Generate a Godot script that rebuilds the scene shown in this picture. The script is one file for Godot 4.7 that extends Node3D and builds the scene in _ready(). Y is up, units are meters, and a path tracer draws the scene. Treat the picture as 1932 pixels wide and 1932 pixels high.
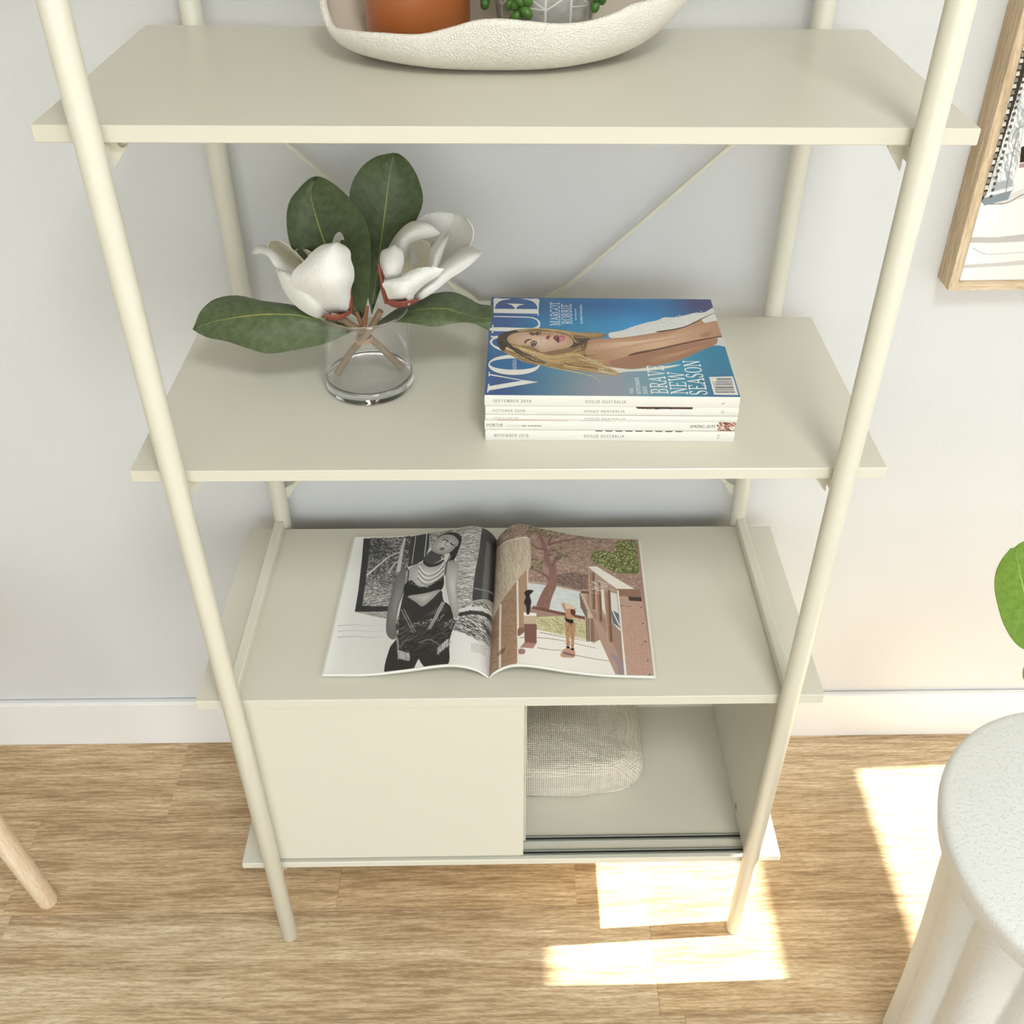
extends Node3D
# A cream tube-frame shelving unit against a white wall, seen from above in a sunny room.

const EXPOSURE := 0.95
const SKY_ENERGY := 4.3
const LAMP_ENERGY := 2.7
const SUN_ENERGY := 8.8
const Y1 := 1.1886   # tops of the four shelves
const Y2 := 0.8501
const Y3 := 0.5092
const Y4 := 0.1696
const ZF := 0.3502   # front and back edge of the shelves
const ZB := 0.0367
const XP := 0.3283   # posts
const RP := 0.0112
const XW := 2.0      # inner face of the window wall
const TILT := 0.0157   # the framed print hangs a little askew
const ROOM_L := -2.6
const ROOM_F := 3.8
const ROOM_H := 2.7

# left edge, spine and right edge of each leaf and petal, in metres
const PATCHES := {
	"leaf_low": [-.1651,.9233,.2000,-.2019,.9286,.1769,-.2357,.9357,.1676,-.2668,.9396,.1656,-.2923,.9475,.1684,-.3144,.9468,.1750,-.3275,.9395,.1869,-.3330,.9295,.1957,-.3357,.9246,.2000,-.1651,.9233,.2000,-.1955,.9360,.2038,-.2243,.9435,.2050,-.2516,.9447,.2050,-.2762,.9426,.2050,-.2978,.9386,.2042,-.3158,.9331,.2022,-.3291,.9274,.2007,-.3357,.9246,.2000,-.1651,.9233,.2000,-.1962,.9138,.2115,-.2268,.9097,.2174,-.2552,.9062,.2194,-.2791,.9120,.2166,-.2996,.9174,.2125,-.3183,.9178,.2065,-.3305,.9215,.2022,-.3357,.9246,.2000],
	"leaf_tall_left": [-.1595,.9284,.1900,-.1888,.9478,.1746,-.2124,.9698,.1629,-.2299,.9929,.1544,-.2329,1.0200,.1516,-.2280,1.0431,.1483,-.2156,1.0577,.1444,-.2049,1.0663,.1414,-.1984,1.0679,.1400,-.1595,.9284,.1900,-.1737,.9521,.1746,-.1847,.9757,.1629,-.1942,.9976,.1539,-.2003,1.0184,.1482,-.2047,1.0363,.1433,-.2062,1.0512,.1394,-.2025,1.0613,.1364,-.1993,1.0659,.1350,-.1595,.9284,.1900,-.1481,.9638,.1862,-.1452,.9952,.1802,-.1452,1.0221,.1733,-.1536,1.0422,.1648,-.1673,1.0553,.1567,-.1805,1.0638,.1487,-.1918,1.0678,.1429,-.1984,1.0679,.1400],
	"leaf_tall_right": [-.1486,.9345,.1850,-.1548,.9685,.1696,-.1620,.9988,.1555,-.1668,1.0262,.1427,-.1669,1.0500,.1314,-.1559,1.0690,.1233,-.1409,1.0801,.1194,-.1274,1.0829,.1164,-.1206,1.0835,.1150,-.1486,.9345,.1850,-.1440,.9612,.1658,-.1400,.9857,.1481,-.1361,1.0080,.1327,-.1326,1.0288,.1214,-.1293,1.0472,.1133,-.1262,1.0630,.1094,-.1232,1.0744,.1064,-.1218,1.0800,.1050,-.1486,.9345,.1850,-.1349,.9663,.1696,-.1204,.9931,.1531,-.1030,1.0139,.1377,-.0925,1.0357,.1264,-.0963,1.0562,.1183,-.1047,1.0721,.1144,-.1145,1.0805,.1114,-.1212,1.0817,.1100],
	"leaf_side": [-.1477,.9264,.2000,-.1268,.9364,.1846,-.1051,.9432,.1729,-.0839,.9472,.1644,-.0639,.9482,.1616,-.0475,.9422,.1625,-.0350,.9375,.1685,-.0246,.9381,.1728,-.0195,.9386,.1750,-.1477,.9264,.2000,-.1237,.9380,.2000,-.1013,.9461,.2000,-.0806,.9486,.2000,-.0622,.9465,.2000,-.0472,.9412,.2000,-.0347,.9373,.2000,-.0251,.9367,.2000,-.0203,.9364,.2000,-.1477,.9264,.2000,-.1236,.9390,.2115,-.1010,.9406,.2174,-.0810,.9379,.2194,-.0633,.9398,.2166,-.0482,.9398,.2133,-.0360,.9347,.2094,-.0276,.9286,.2064,-.0235,.9255,.2050],
	"bud_front": [-.1747,.9437,.2050,-.1941,.9540,.2119,-.2073,.9717,.2166,-.2211,.9844,.2195,-.2170,1.0005,.2200,-.2048,1.0119,.2200,-.1949,1.0225,.2206,-.1855,1.0293,.2213,-.1778,1.0313,.2218,-.1740,1.0323,.2220,-.1747,.9437,.2050,-.1764,.9681,.2256,-.1780,.9880,.2399,-.1787,1.0041,.2486,-.1786,1.0153,.2491,-.1766,1.0243,.2482,-.1746,1.0298,.2430,-.1720,1.0333,.2378,-.1700,1.0359,.2339,-.1691,1.0371,.2320,-.1747,.9437,.2050,-.1658,.9604,.2119,-.1633,.9780,.2166,-.1580,.9923,.2195,-.1574,1.0025,.2178,-.1597,1.0114,.2155,-.1595,1.0195,.2150,-.1630,1.0250,.2150,-.1671,1.0276,.2150,-.1691,1.0289,.2150],
	"bud_left": [-.1890,.9387,.2000,-.2005,.9568,.2100,-.2123,.9689,.2100,-.2218,.9800,.2057,-.2310,.9891,.2017,-.2406,.9952,.1964,-.2467,1.0021,.1903,-.2518,1.0085,.1946,-.2570,1.0094,.1982,-.2595,1.0110,.2000,-.1886,.9425,.2000,-.2003,.9561,.1948,-.2113,.9683,.1901,-.2209,.9811,.1900,-.2302,.9917,.1900,-.2380,1.0011,.1882,-.2456,1.0077,.1852,-.2521,1.0124,.1896,-.2576,1.0125,.1932,-.2603,1.0121,.1950,-.1882,.9462,.2000,-.1990,.9557,.1848,-.2084,.9684,.1801,-.2191,.9793,.1800,-.2292,.9884,.1800,-.2370,.9973,.1793,-.2441,1.0044,.1781,-.2503,1.0099,.1812,-.2557,1.0122,.1838,-.2583,1.0132,.1850],
	"bud_back": [-.1945,.9546,.1950,-.2082,.9653,.1863,-.2206,.9750,.1783,-.2318,.9837,.1732,-.2406,.9925,.1702,-.2485,.9990,.1691,-.2513,1.0055,.1684,-.2487,1.0088,.1680,-.1945,.9546,.1950,-.2071,.9601,.1731,-.2172,.9687,.1600,-.2270,.9772,.1532,-.2353,.9855,.1502,-.2415,.9933,.1500,-.2460,.9990,.1500,-.2478,1.0021,.1500,-.1945,.9546,.1950,-.2023,.9659,.1819,-.2089,.9777,.1733,-.2166,.9879,.1682,-.2245,.9960,.1652,-.2315,1.0023,.1636,-.2372,1.0060,.1625,-.2403,1.0075,.1620],
	"bud_rear": [-.2006,.9714,.1850,-.2101,.9763,.1715,-.2175,.9823,.1632,-.2234,.9879,.1585,-.2269,.9930,.1561,-.2248,.9948,.1550,-.1974,.9714,.1850,-.2058,.9743,.1670,-.2121,.9793,.1562,-.2177,.9844,.1508,-.2210,.9893,.1489,-.2217,.9920,.1480,-.1941,.9714,.1850,-.1976,.9802,.1760,-.2006,.9892,.1716,-.2052,.9955,.1685,-.2105,.9981,.1661,-.2135,.9990,.1650],
	"bud_outer": [-.1860,.9358,.2000,-.2039,.9408,.2044,-.2177,.9507,.2063,-.2274,.9617,.2055,-.2334,.9727,.2031,-.2363,.9828,.2016,-.2379,.9903,.2005,-.2386,.9940,.2000,-.1860,.9365,.2000,-.1956,.9569,.2192,-.2048,.9705,.2240,-.2130,.9804,.2224,-.2204,.9876,.2182,-.2275,.9918,.2120,-.2332,.9944,.2073,-.2362,.9954,.2050,-.1858,.9380,.2000,-.1936,.9562,.2087,-.2010,.9700,.2113,-.2082,.9806,.2113,-.2147,.9889,.2101,-.2228,.9919,.2072,-.2290,.9935,.2051,-.2321,.9942,.2040],
	"bud_curl": [-.1816,1.0022,.1900,-.1833,1.0070,.1810,-.1827,1.0127,.1766,-.1806,1.0175,.1741,-.1779,1.0204,.1727,-.1762,1.0214,.1720,-.1784,1.0022,.1900,-.1793,1.0072,.1828,-.1783,1.0127,.1793,-.1762,1.0179,.1786,-.1736,1.0219,.1795,-.1717,1.0232,.1800,-.1752,1.0022,.1900,-.1754,1.0068,.1846,-.1751,1.0120,.1826,-.1737,1.0177,.1845,-.1702,1.0207,.1882,-.1685,1.0209,.1900],
	"bud_sepal_low": [-.1684,.9443,.2020,-.1761,.9406,.2074,-.1840,.9396,.2094,-.1903,.9415,.2106,-.1945,.9442,.2115,-.1963,.9460,.2120,-.1674,.9453,.2040,-.1736,.9481,.2184,-.1806,.9500,.2241,-.1869,.9513,.2248,-.1918,.9514,.2229,-.1943,.9514,.2220,-.1674,.9501,.2060,-.1728,.9553,.2240,-.1795,.9573,.2301,-.1858,.9578,.2298,-.1910,.9546,.2266,-.1936,.9530,.2250],
	"bud_sepal_side": [-.1680,.9451,.2050,-.1696,.9522,.2005,-.1696,.9601,.2000,-.1677,.9674,.2015,-.1654,.9732,.2039,-.1643,.9760,.2050,-.1666,.9459,.2050,-.1654,.9597,.2140,-.1645,.9680,.2150,-.1639,.9735,.2135,-.1635,.9769,.2111,-.1633,.9785,.2100,-.1667,.9439,.2000,-.1651,.9529,.2000,-.1648,.9606,.2000,-.1648,.9668,.2000,-.1648,.9713,.2000,-.1648,.9735,.2000],
	"bloom_back": [-.1050,.9614,.2000,-.1056,.9673,.1760,-.1060,.9764,.1601,-.1069,.9876,.1514,-.1060,.9988,.1456,-.1038,1.0083,.1409,-.0978,1.0164,.1400,-.0919,1.0222,.1400,-.0870,1.0258,.1400,-.0846,1.0275,.1400,-.1036,.9614,.2000,-.0990,.9650,.1725,-.0934,.9717,.1535,-.0863,.9802,.1418,-.0793,.9886,.1334,-.0726,.9961,.1264,-.0667,1.0039,.1234,-.0620,1.0107,.1218,-.0604,1.0165,.1206,-.0596,1.0193,.1200,-.1021,.9614,.2000,-.0869,.9665,.1863,-.0730,.9731,.1751,-.0603,.9805,.1664,-.0502,.9899,.1606,-.0428,.9995,.1559,-.0392,1.0092,.1519,-.0401,1.0175,.1486,-.0439,1.0225,.1462,-.0457,1.0250,.1450],
	"bloom_rim": [-.1036,.9614,.2000,-.1090,.9698,.1769,-.1138,.9813,.1629,-.1137,.9938,.1544,-.1103,1.0071,.1516,-.1032,1.0164,.1492,-.0966,1.0231,.1472,-.0908,1.0270,.1457,-.0879,1.0288,.1450,-.1028,.9614,.2000,-.1053,.9667,.1692,-.1047,.9779,.1529,-.1015,.9906,.1439,-.0951,1.0017,.1382,-.0879,1.0104,.1342,-.0814,1.0176,.1322,-.0764,1.0228,.1307,-.0740,1.0253,.1300,-.1021,.9614,.2000,-.0966,.9672,.1731,-.0899,.9774,.1579,-.0827,.9887,.1489,-.0753,.9992,.1432,-.0686,1.0080,.1383,-.0623,1.0145,.1344,-.0599,1.0204,.1314,-.0590,1.0235,.1300],
	"bloom_outer": [-.1064,.9566,.2050,-.0889,.9667,.2098,-.0751,.9750,.2058,-.0637,.9820,.1986,-.0525,.9862,.1915,-.0432,.9906,.1854,-.0363,.9962,.1827,-.0315,1.0007,.1809,-.0291,1.0029,.1800,-.1063,.9582,.2050,-.0918,.9766,.2146,-.0799,.9843,.2066,-.0691,.9909,.1986,-.0589,.9959,.1915,-.0497,.9996,.1854,-.0417,1.0023,.1818,-.0352,1.0029,.1793,-.0321,1.0032,.1780,-.1062,.9599,.2050,-.0978,.9630,.1810,-.0876,.9716,.1716,-.0770,.9800,.1668,-.0672,.9874,.1632,-.0586,.9935,.1602,-.0509,.9996,.1623,-.0444,1.0020,.1641,-.0412,1.0032,.1650],
	"bloom_fold": [-.1195,.9784,.1900,-.1281,.9818,.1660,-.1303,.9926,.1566,-.1242,1.0044,.1550,-.1170,1.0142,.1550,-.1096,1.0213,.1550,-.1027,1.0255,.1550,-.0969,1.0264,.1550,-.0941,1.0268,.1550,-.1173,.9784,.1900,-.1192,.9892,.1804,-.1170,1.0021,.1783,-.1118,1.0124,.1761,-.1046,1.0194,.1739,-.0969,1.0236,.1721,-.0906,1.0256,.1688,-.0856,1.0262,.1663,-.0832,1.0264,.1650,-.1151,.9784,.1900,-.1145,.9816,.1660,-.1110,.9904,.1566,-.1055,1.0002,.1550,-.0961,1.0064,.1568,-.0873,1.0101,.1598,-.0803,1.0113,.1591,-.0757,1.0130,.1584,-.0738,1.0148,.1580],
	"bloom_heart": [-.1080,.9778,.2050,-.1148,.9810,.1848,-.1169,.9881,.1732,-.1165,.9962,.1672,-.1142,1.0031,.1641,-.1100,1.0073,.1627,-.1079,1.0094,.1620,-.1051,.9778,.2050,-.1053,.9740,.1698,-.1041,.9777,.1518,-.1024,.9859,.1466,-.1009,.9942,.1459,-.0995,1.0012,.1473,-.0988,1.0045,.1480,-.1022,.9778,.2050,-.0941,.9782,.1848,-.0881,.9833,.1732,-.0843,.9910,.1672,-.0824,.9984,.1641,-.0852,1.0036,.1627,-.0866,1.0062,.1620],
	"bloom_left": [-.1235,.9828,.2150,-.1290,.9911,.2099,-.1326,.9972,.2009,-.1329,1.0033,.1946,-.1312,1.0090,.1908,-.1269,1.0107,.1889,-.1246,1.0113,.1880,-.1213,.9828,.2150,-.1209,.9990,.2249,-.1212,1.0067,.2205,-.1208,1.0117,.2132,-.1199,1.0155,.2069,-.1186,1.0182,.2023,-.1179,1.0195,.2000,-.1170,.9828,.2150,-.1121,.9968,.2199,-.1090,1.0025,.2109,-.1085,1.0076,.2032,-.1099,1.0127,.1984,-.1138,1.0152,.1961,-.1157,1.0165,.1950],
	"bloom_mid": [-.0974,.9787,.2100,-.0917,.9839,.1936,-.0862,.9890,.1793,-.0846,.9977,.1723,-.0804,1.0044,.1670,-.0755,1.0092,.1634,-.0708,1.0119,.1611,-.0686,1.0133,.1600,-.0945,.9787,.2100,-.0864,.9876,.2041,-.0800,.9940,.1944,-.0765,1.0021,.1883,-.0728,1.0078,.1809,-.0694,1.0118,.1738,-.0666,1.0143,.1679,-.0653,1.0155,.1650,-.0901,.9787,.2100,-.0813,.9813,.1936,-.0757,.9863,.1793,-.0723,.9946,.1723,-.0694,1.0021,.1670,-.0665,1.0083,.1634,-.0647,1.0132,.1611,-.0639,1.0156,.1600],
	"bloom_front": [-.1182,.9586,.2120,-.1237,.9731,.2245,-.1258,.9860,.2309,-.1273,.9944,.2339,-.1206,.9989,.2350,-.1141,.9999,.2350,-.1093,1.0014,.2336,-.1059,1.0030,.2325,-.1042,1.0038,.2320,-.1112,.9610,.2150,-.1082,.9865,.2458,-.1052,.9969,.2500,-.1010,1.0027,.2491,-.0965,1.0051,.2449,-.0929,1.0074,.2412,-.0904,1.0088,.2365,-.0887,1.0094,.2322,-.0878,1.0098,.2300,-.1059,.9592,.2100,-.0988,.9763,.2244,-.0923,.9840,.2250,-.0858,.9898,.2250,-.0798,.9937,.2239,-.0746,.9965,.2221,-.0708,.9997,.2211,-.0684,1.0024,.2204,-.0671,1.0038,.2200],
	"bloom_crease": [-.1040,.9670,.2280,-.1046,.9771,.2364,-.1049,.9836,.2400,-.1041,.9851,.2373,-.1030,.9856,.2360,-.1019,.9705,.2300,-.1006,.9816,.2424,-.1000,.9871,.2459,-.0999,.9877,.2420,-.0997,.9880,.2400,-.1008,.9687,.2220,-.0985,.9768,.2302,-.0977,.9809,.2320,-.0977,.9826,.2307,-.0982,.9833,.2300],
	"bloom_sepal_left": [-.1304,.9582,.2080,-.1321,.9740,.2120,-.1331,.9856,.2115,-.1341,.9943,.2098,-.1346,1.0007,.2086,-.1344,1.0039,.2080,-.1295,.9603,.2120,-.1284,.9795,.2220,-.1297,.9905,.2206,-.1315,.9973,.2155,-.1331,1.0024,.2118,-.1339,1.0048,.2100,-.1283,.9611,.2120,-.1271,.9763,.2144,-.1296,.9861,.2111,-.1310,.9941,.2078,-.1331,1.0000,.2066,-.1342,1.0029,.2060],
	"bloom_sepal_low": [-.1300,.9609,.2100,-.1194,.9563,.2120,-.1093,.9577,.2120,-.1012,.9606,.2122,-.0954,.9646,.2141,-.0927,.9667,.2150,-.1277,.9651,.2150,-.1151,.9727,.2356,-.1059,.9740,.2366,-.0990,.9725,.2312,-.0943,.9710,.2250,-.0920,.9704,.2220,-.1253,.9726,.2200,-.1137,.9796,.2428,-.1048,.9808,.2446,-.0982,.9789,.2388,-.0939,.9743,.2296,-.0917,.9719,.2250],
	"broad_leaf": [.5793,.6271,.4000,.5431,.6525,.4077,.5162,.6871,.4124,.4982,.7203,.4156,.4849,.7495,.4184,.4789,.7731,.4200,.4798,.7892,.4200,.4829,.7992,.4200,.4845,.8041,.4200,.5793,.6271,.4000,.5688,.6521,.3923,.5560,.6763,.3876,.5453,.7000,.3850,.5347,.7229,.3850,.5254,.7429,.3858,.5171,.7601,.3878,.5112,.7726,.3893,.5083,.7786,.3900,.5793,.6271,.4000,.6043,.6425,.3846,.6004,.6753,.3752,.5871,.7073,.3700,.5695,.7381,.3700,.5494,.7625,.3725,.5292,.7778,.3785,.5168,.7772,.3828,.5122,.7744,.3850],
	"broad_leaf_small": [.5838,.6090,.4400,.5582,.6260,.4490,.5420,.6373,.4500,.5314,.6501,.4500,.5274,.6620,.4500,.5268,.6677,.4500,.5838,.6090,.4400,.5757,.6119,.4310,.5633,.6226,.4300,.5504,.6364,.4331,.5396,.6499,.4377,.5344,.6564,.4400,.5838,.6090,.4400,.5858,.6139,.4220,.5731,.6305,.4200,.5551,.6467,.4262,.5405,.6548,.4354,.5344,.6564,.4400],
}

var M := {}
var taken := {}
var rng := RandomNumberGenerator.new()


func _ready() -> void:
	rng.seed = 20
	make_camera()
	make_light()
	make_materials()
	build_room()
	build_floor()
	build_shelving()
	build_bowl()
	build_vase()
	build_magazine_stack()
	build_open_magazine()
	build_throw()
	build_side_table()
	build_canvas()
	build_stool()
	build_branch()
	build_ceiling_light()


# ------------------------------------------------------------------ camera and light
func make_camera() -> void:
	var cam := Camera3D.new()
	cam.name = "camera"
	var f := 1900.91
	cam.projection = Camera3D.PROJECTION_FRUSTUM
	cam.near = 0.05
	cam.far = 60.0
	cam.size = 0.05 * 1932.0 / f
	cam.frustum_offset = Vector2((966.0 - 1007.68) / f, (874.13 - 966.0) / f) * 0.05
	cam.position = Vector3(-0.0033, 1.4506, 1.1451)
	cam.basis = Basis.from_euler(Vector3(deg_to_rad(-36.6967), deg_to_rad(-1.8015), deg_to_rad(0.8041)))
	add_child(cam)
	cam.current = true


func make_light() -> void:
	var sky := ProceduralSkyMaterial.new()
	sky.sky_top_color = Color(0.86, 0.93, 1.0)
	sky.sky_horizon_color = Color(1.0, 0.99, 0.96)
	sky.ground_horizon_color = Color(0.84, 0.84, 0.79)
	sky.ground_bottom_color = Color(0.63, 0.63, 0.58)
	sky.sky_curve = 0.25
	sky.sun_angle_max = 4.0
	var e := Environment.new()
	e.background_mode = Environment.BG_SKY
	e.sky = Sky.new()
	e.sky.sky_material = sky
	e.background_energy_multiplier = SKY_ENERGY
	e.tonemap_mode = Environment.TONE_MAPPER_LINEAR
	e.tonemap_exposure = EXPOSURE
	e.sdfgi_enabled = true
	e.ssao_enabled = true
	e.ssil_enabled = true
	var w := WorldEnvironment.new()
	w.name = "environment"
	w.environment = e
	add_child(w)
	var sun := DirectionalLight3D.new()
	sun.name = "sun"
	sun.light_energy = SUN_ENERGY
	sun.light_color = Color(1.0, 0.985, 0.96)
	sun.light_angular_distance = 0.53
	sun.shadow_enabled = true
	sun.basis = Basis.looking_at(Vector3(-1.0, -0.65, 0.045).normalized(), Vector3.UP)
	add_child(sun)


# ------------------------------------------------------------------ naming
func numbered(called: String, parent: Node) -> String:
	var key := str(parent.get_instance_id()) + called
	taken[key] = taken.get(key, -1) + 1
	return called if taken[key] == 0 else "%s_%03d" % [called, taken[key]]


func tag(o: Node, label := "", category := "", group := "", kind := "") -> void:
	for p in [["label", label], ["category", category], ["group", group], ["kind", kind]]:
		if p[1]:
			o.set_meta(p[0], p[1])


func thing(called: String, label: String, category: String, at := Vector3.ZERO, group := "") -> Node3D:
	var o := Node3D.new()
	o.name = numbered(called, self)
	o.position = at
	tag(o, label, category, group)
	add_child(o)
	return o


func obj(called: String, shape, m: Material, parent: Node = self) -> MeshInstance3D:
	var o := MeshInstance3D.new()
	o.name = numbered(called, parent)
	if shape is SurfaceTool:
		shape.generate_normals()
		o.mesh = shape.commit()
	else:
		o.mesh = shape
	o.material_override = m
	parent.add_child(o)
	return o


func struct(called: String, shape, m: Material, label := "") -> MeshInstance3D:
	var o := obj(called, shape, m)
	tag(o, label, "", "", "structure")
	return o


# ------------------------------------------------------------------ shapes
func mb() -> SurfaceTool:
	var st := SurfaceTool.new()
	st.begin(Mesh.PRIMITIVE_TRIANGLES)
	st.set_uv(Vector2.ZERO)
	return st


func tri(st: SurfaceTool, a: Vector3, b: Vector3, c: Vector3, d: Vector3) -> void:   # d: the way the face looks
	if (c - a).cross(b - a).dot(d) < 0.0:
		var s := b
		b = c
		c = s
	st.add_vertex(a)
	st.add_vertex(b)
	st.add_vertex(c)


func quad(st: SurfaceTool, a: Vector3, b: Vector3, c: Vector3, d: Vector3, look: Vector3) -> void:
	tri(st, a, b, c, look)
	tri(st, a, c, d, look)


func bx(st: SurfaceTool, c: Vector3, s: Vector3, ch := 0.001) -> void:   # a box with chamfered edges
	st.set_smooth_group(-1)
	var h := s / 2.0
	var signs := [-1.0, 1.0]
	for ax in 3:
		var u := (ax + 1) % 3
		var v := (ax + 2) % 3
		for sg in signs:
			var p := []
			for k in [[-1.0, -1.0], [1.0, -1.0], [1.0, 1.0], [-1.0, 1.0]]:
				var q := Vector3.ZERO
				q[ax] = sg * h[ax]
				q[u] = k[0] * (h[u] - ch)
				q[v] = k[1] * (h[v] - ch)
				p.append(c + q)
			var n := Vector3.ZERO
			n[ax] = sg
			quad(st, p[0], p[1], p[2], p[3], n)
			if ch > 0.0:
				for s2 in signs:   # the edge between this face and the next axis
					var e := []
					for k in [-1.0, 1.0]:
						var q1 := Vector3.ZERO
						q1[ax] = sg * h[ax]
						q1[u] = s2 * (h[u] - ch)
						q1[v] = k * (h[v] - ch)
						var q2 := q1
						q2[ax] = sg * (h[ax] - ch)
						q2[u] = s2 * h[u]
						e.append([c + q1, c + q2])
					var look := Vector3.ZERO
					look[ax] = sg
					look[u] = s2
					quad(st, e[0][0], e[1][0], e[1][1], e[0][1], look)
	if ch > 0.0:
		for x in signs:
			for y in signs:
				for z in signs:
					var g := Vector3(x, y, z)
					var base := c + g * (h - Vector3.ONE * ch)
					tri(st, base + Vector3(x * ch, 0, 0), base + Vector3(0, y * ch, 0), base + Vector3(0, 0, z * ch), g)


func box(called: String, c: Vector3, s: Vector3, m: Material, parent: Node = self, ch := 0.001) -> MeshInstance3D:
	var st := mb()
	bx(st, c, s, ch)
	return obj(called, st, m, parent)


func frame_at(dir: Vector3) -> Basis:
	var up := Vector3.UP if absf(dir.y) < 0.95 else Vector3.RIGHT
	var x := up.cross(dir).normalized()
	return Basis(x, dir.cross(x).normalized(), dir)


func tube(st: SurfaceTool, pts: Array, radii: Array, seg := 24) -> void:
	st.set_smooth_group(0)
	var rings := []
	var fr := frame_at((pts[1] - pts[0]).normalized())
	for i in pts.size():
		var d: Vector3 = (pts[mini(i + 1, pts.size() - 1)] - pts[maxi(i - 1, 0)]).normalized()
		fr = Basis(Quaternion(fr.z, d)) * fr
		var ring := []
		for k in seg:
			var a := TAU * k / seg
			ring.append(pts[i] + (fr.x * cos(a) + fr.y * sin(a)) * radii[i])
		rings.append(ring)
	for i in pts.size() - 1:
		var mid: Vector3 = (pts[i] + pts[i + 1]) / 2.0
		for k in seg:
			var j := (k + 1) % seg
			quad(st, rings[i][k], rings[i][j], rings[i + 1][j], rings[i + 1][k], (rings[i][k] + rings[i + 1][j]) / 2.0 - mid)
	st.set_smooth_group(-1)
	for e in [[0, 1], [pts.size() - 1, pts.size() - 2]]:
		for k in seg:
			tri(st, pts[e[0]], rings[e[0]][k], rings[e[0]][(k + 1) % seg], pts[e[0]] - pts[e[1]])


func lathe(st: SurfaceTool, prof: Array, at: Vector3, seg := 64, lobes := 0.0, deep := 0.0) -> void:   # closed profile of (radius, height), outside to the right of its run
	st.set_smooth_group(0)
	for i in prof.size() - 1:
		var a: Vector2 = prof[i]
		var b: Vector2 = prof[i + 1]
		var n2 := Vector2(b.y - a.y, a.x - b.x)
		for k in seg:
			var p := []
			for q in [[k, a], [k + 1, a], [k + 1, b], [k, b]]:
				var an: float = TAU * (q[0] % seg) / seg
				var r: float = q[1].x * (1.0 + deep * (absf(cos(an * lobes)) - 0.6))
				p.append(at + Vector3(r * cos(an), q[1].y, r * sin(an)))
			var am := TAU * (k + 0.5) / seg
			quad(st, p[0], p[1], p[2], p[3], Vector3(n2.x * cos(am), n2.y, n2.x * sin(am)))


func round_profile(r: float, y0: float, y1: float, e: float, n := 4) -> Array:   # a disc with rounded edges
	var p := [Vector2(0, y0)]
	for i in n + 1:
		var a := -PI / 2 + PI / 2 * i / n
		p.append(Vector2(r - e + e * cos(a), y0 + e + e * sin(a)))
	for i in n + 1:
		var a := PI / 2 * i / n
		p.append(Vector2(r - e + e * cos(a), y1 - e + e * sin(a)))
	p.append(Vector2(0, y1))
	return p


func smooth_at(pts: Array, t: float) -> Vector3:   # Catmull-Rom through evenly spaced points
	var n := pts.size()
	var f := clampf(t, 0.0, 1.0) * (n - 1)
	var i := mini(int(f), n - 2)
	var p1: Vector3 = pts[i]
	var p2: Vector3 = pts[i + 1]
	var p0: Vector3 = pts[i - 1] if i > 0 else p1 * 2.0 - p2
	var p3: Vector3 = pts[i + 2] if i + 2 < n else p2 * 2.0 - p1
	return p1.cubic_interpolate(p2, p0, p3, f - i)


func curve_at(xs: Array, ys: Array, x: float) -> float:
	var n := xs.size()
	var i := 0
	while i < n - 2 and x > xs[i + 1]:
		i += 1
	var h: float = xs[i + 1] - xs[i]
	var s: float = (x - xs[i]) / h
	var a := maxi(i - 1, 0)
	var m0: float = (ys[i + 1] - ys[a]) / (xs[i + 1] - xs[a]) * h
	var b := mini(i + 2, n - 1)
	var m1: float = (ys[b] - ys[i]) / (xs[b] - xs[i]) * h
	return (2 * s * s * s - 3 * s * s + 1) * ys[i] + (s * s * s - 2 * s * s + s) * m0 + (3 * s * s - 2 * s * s * s) * ys[i + 1] + (s * s * s - s * s) * m1


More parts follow.
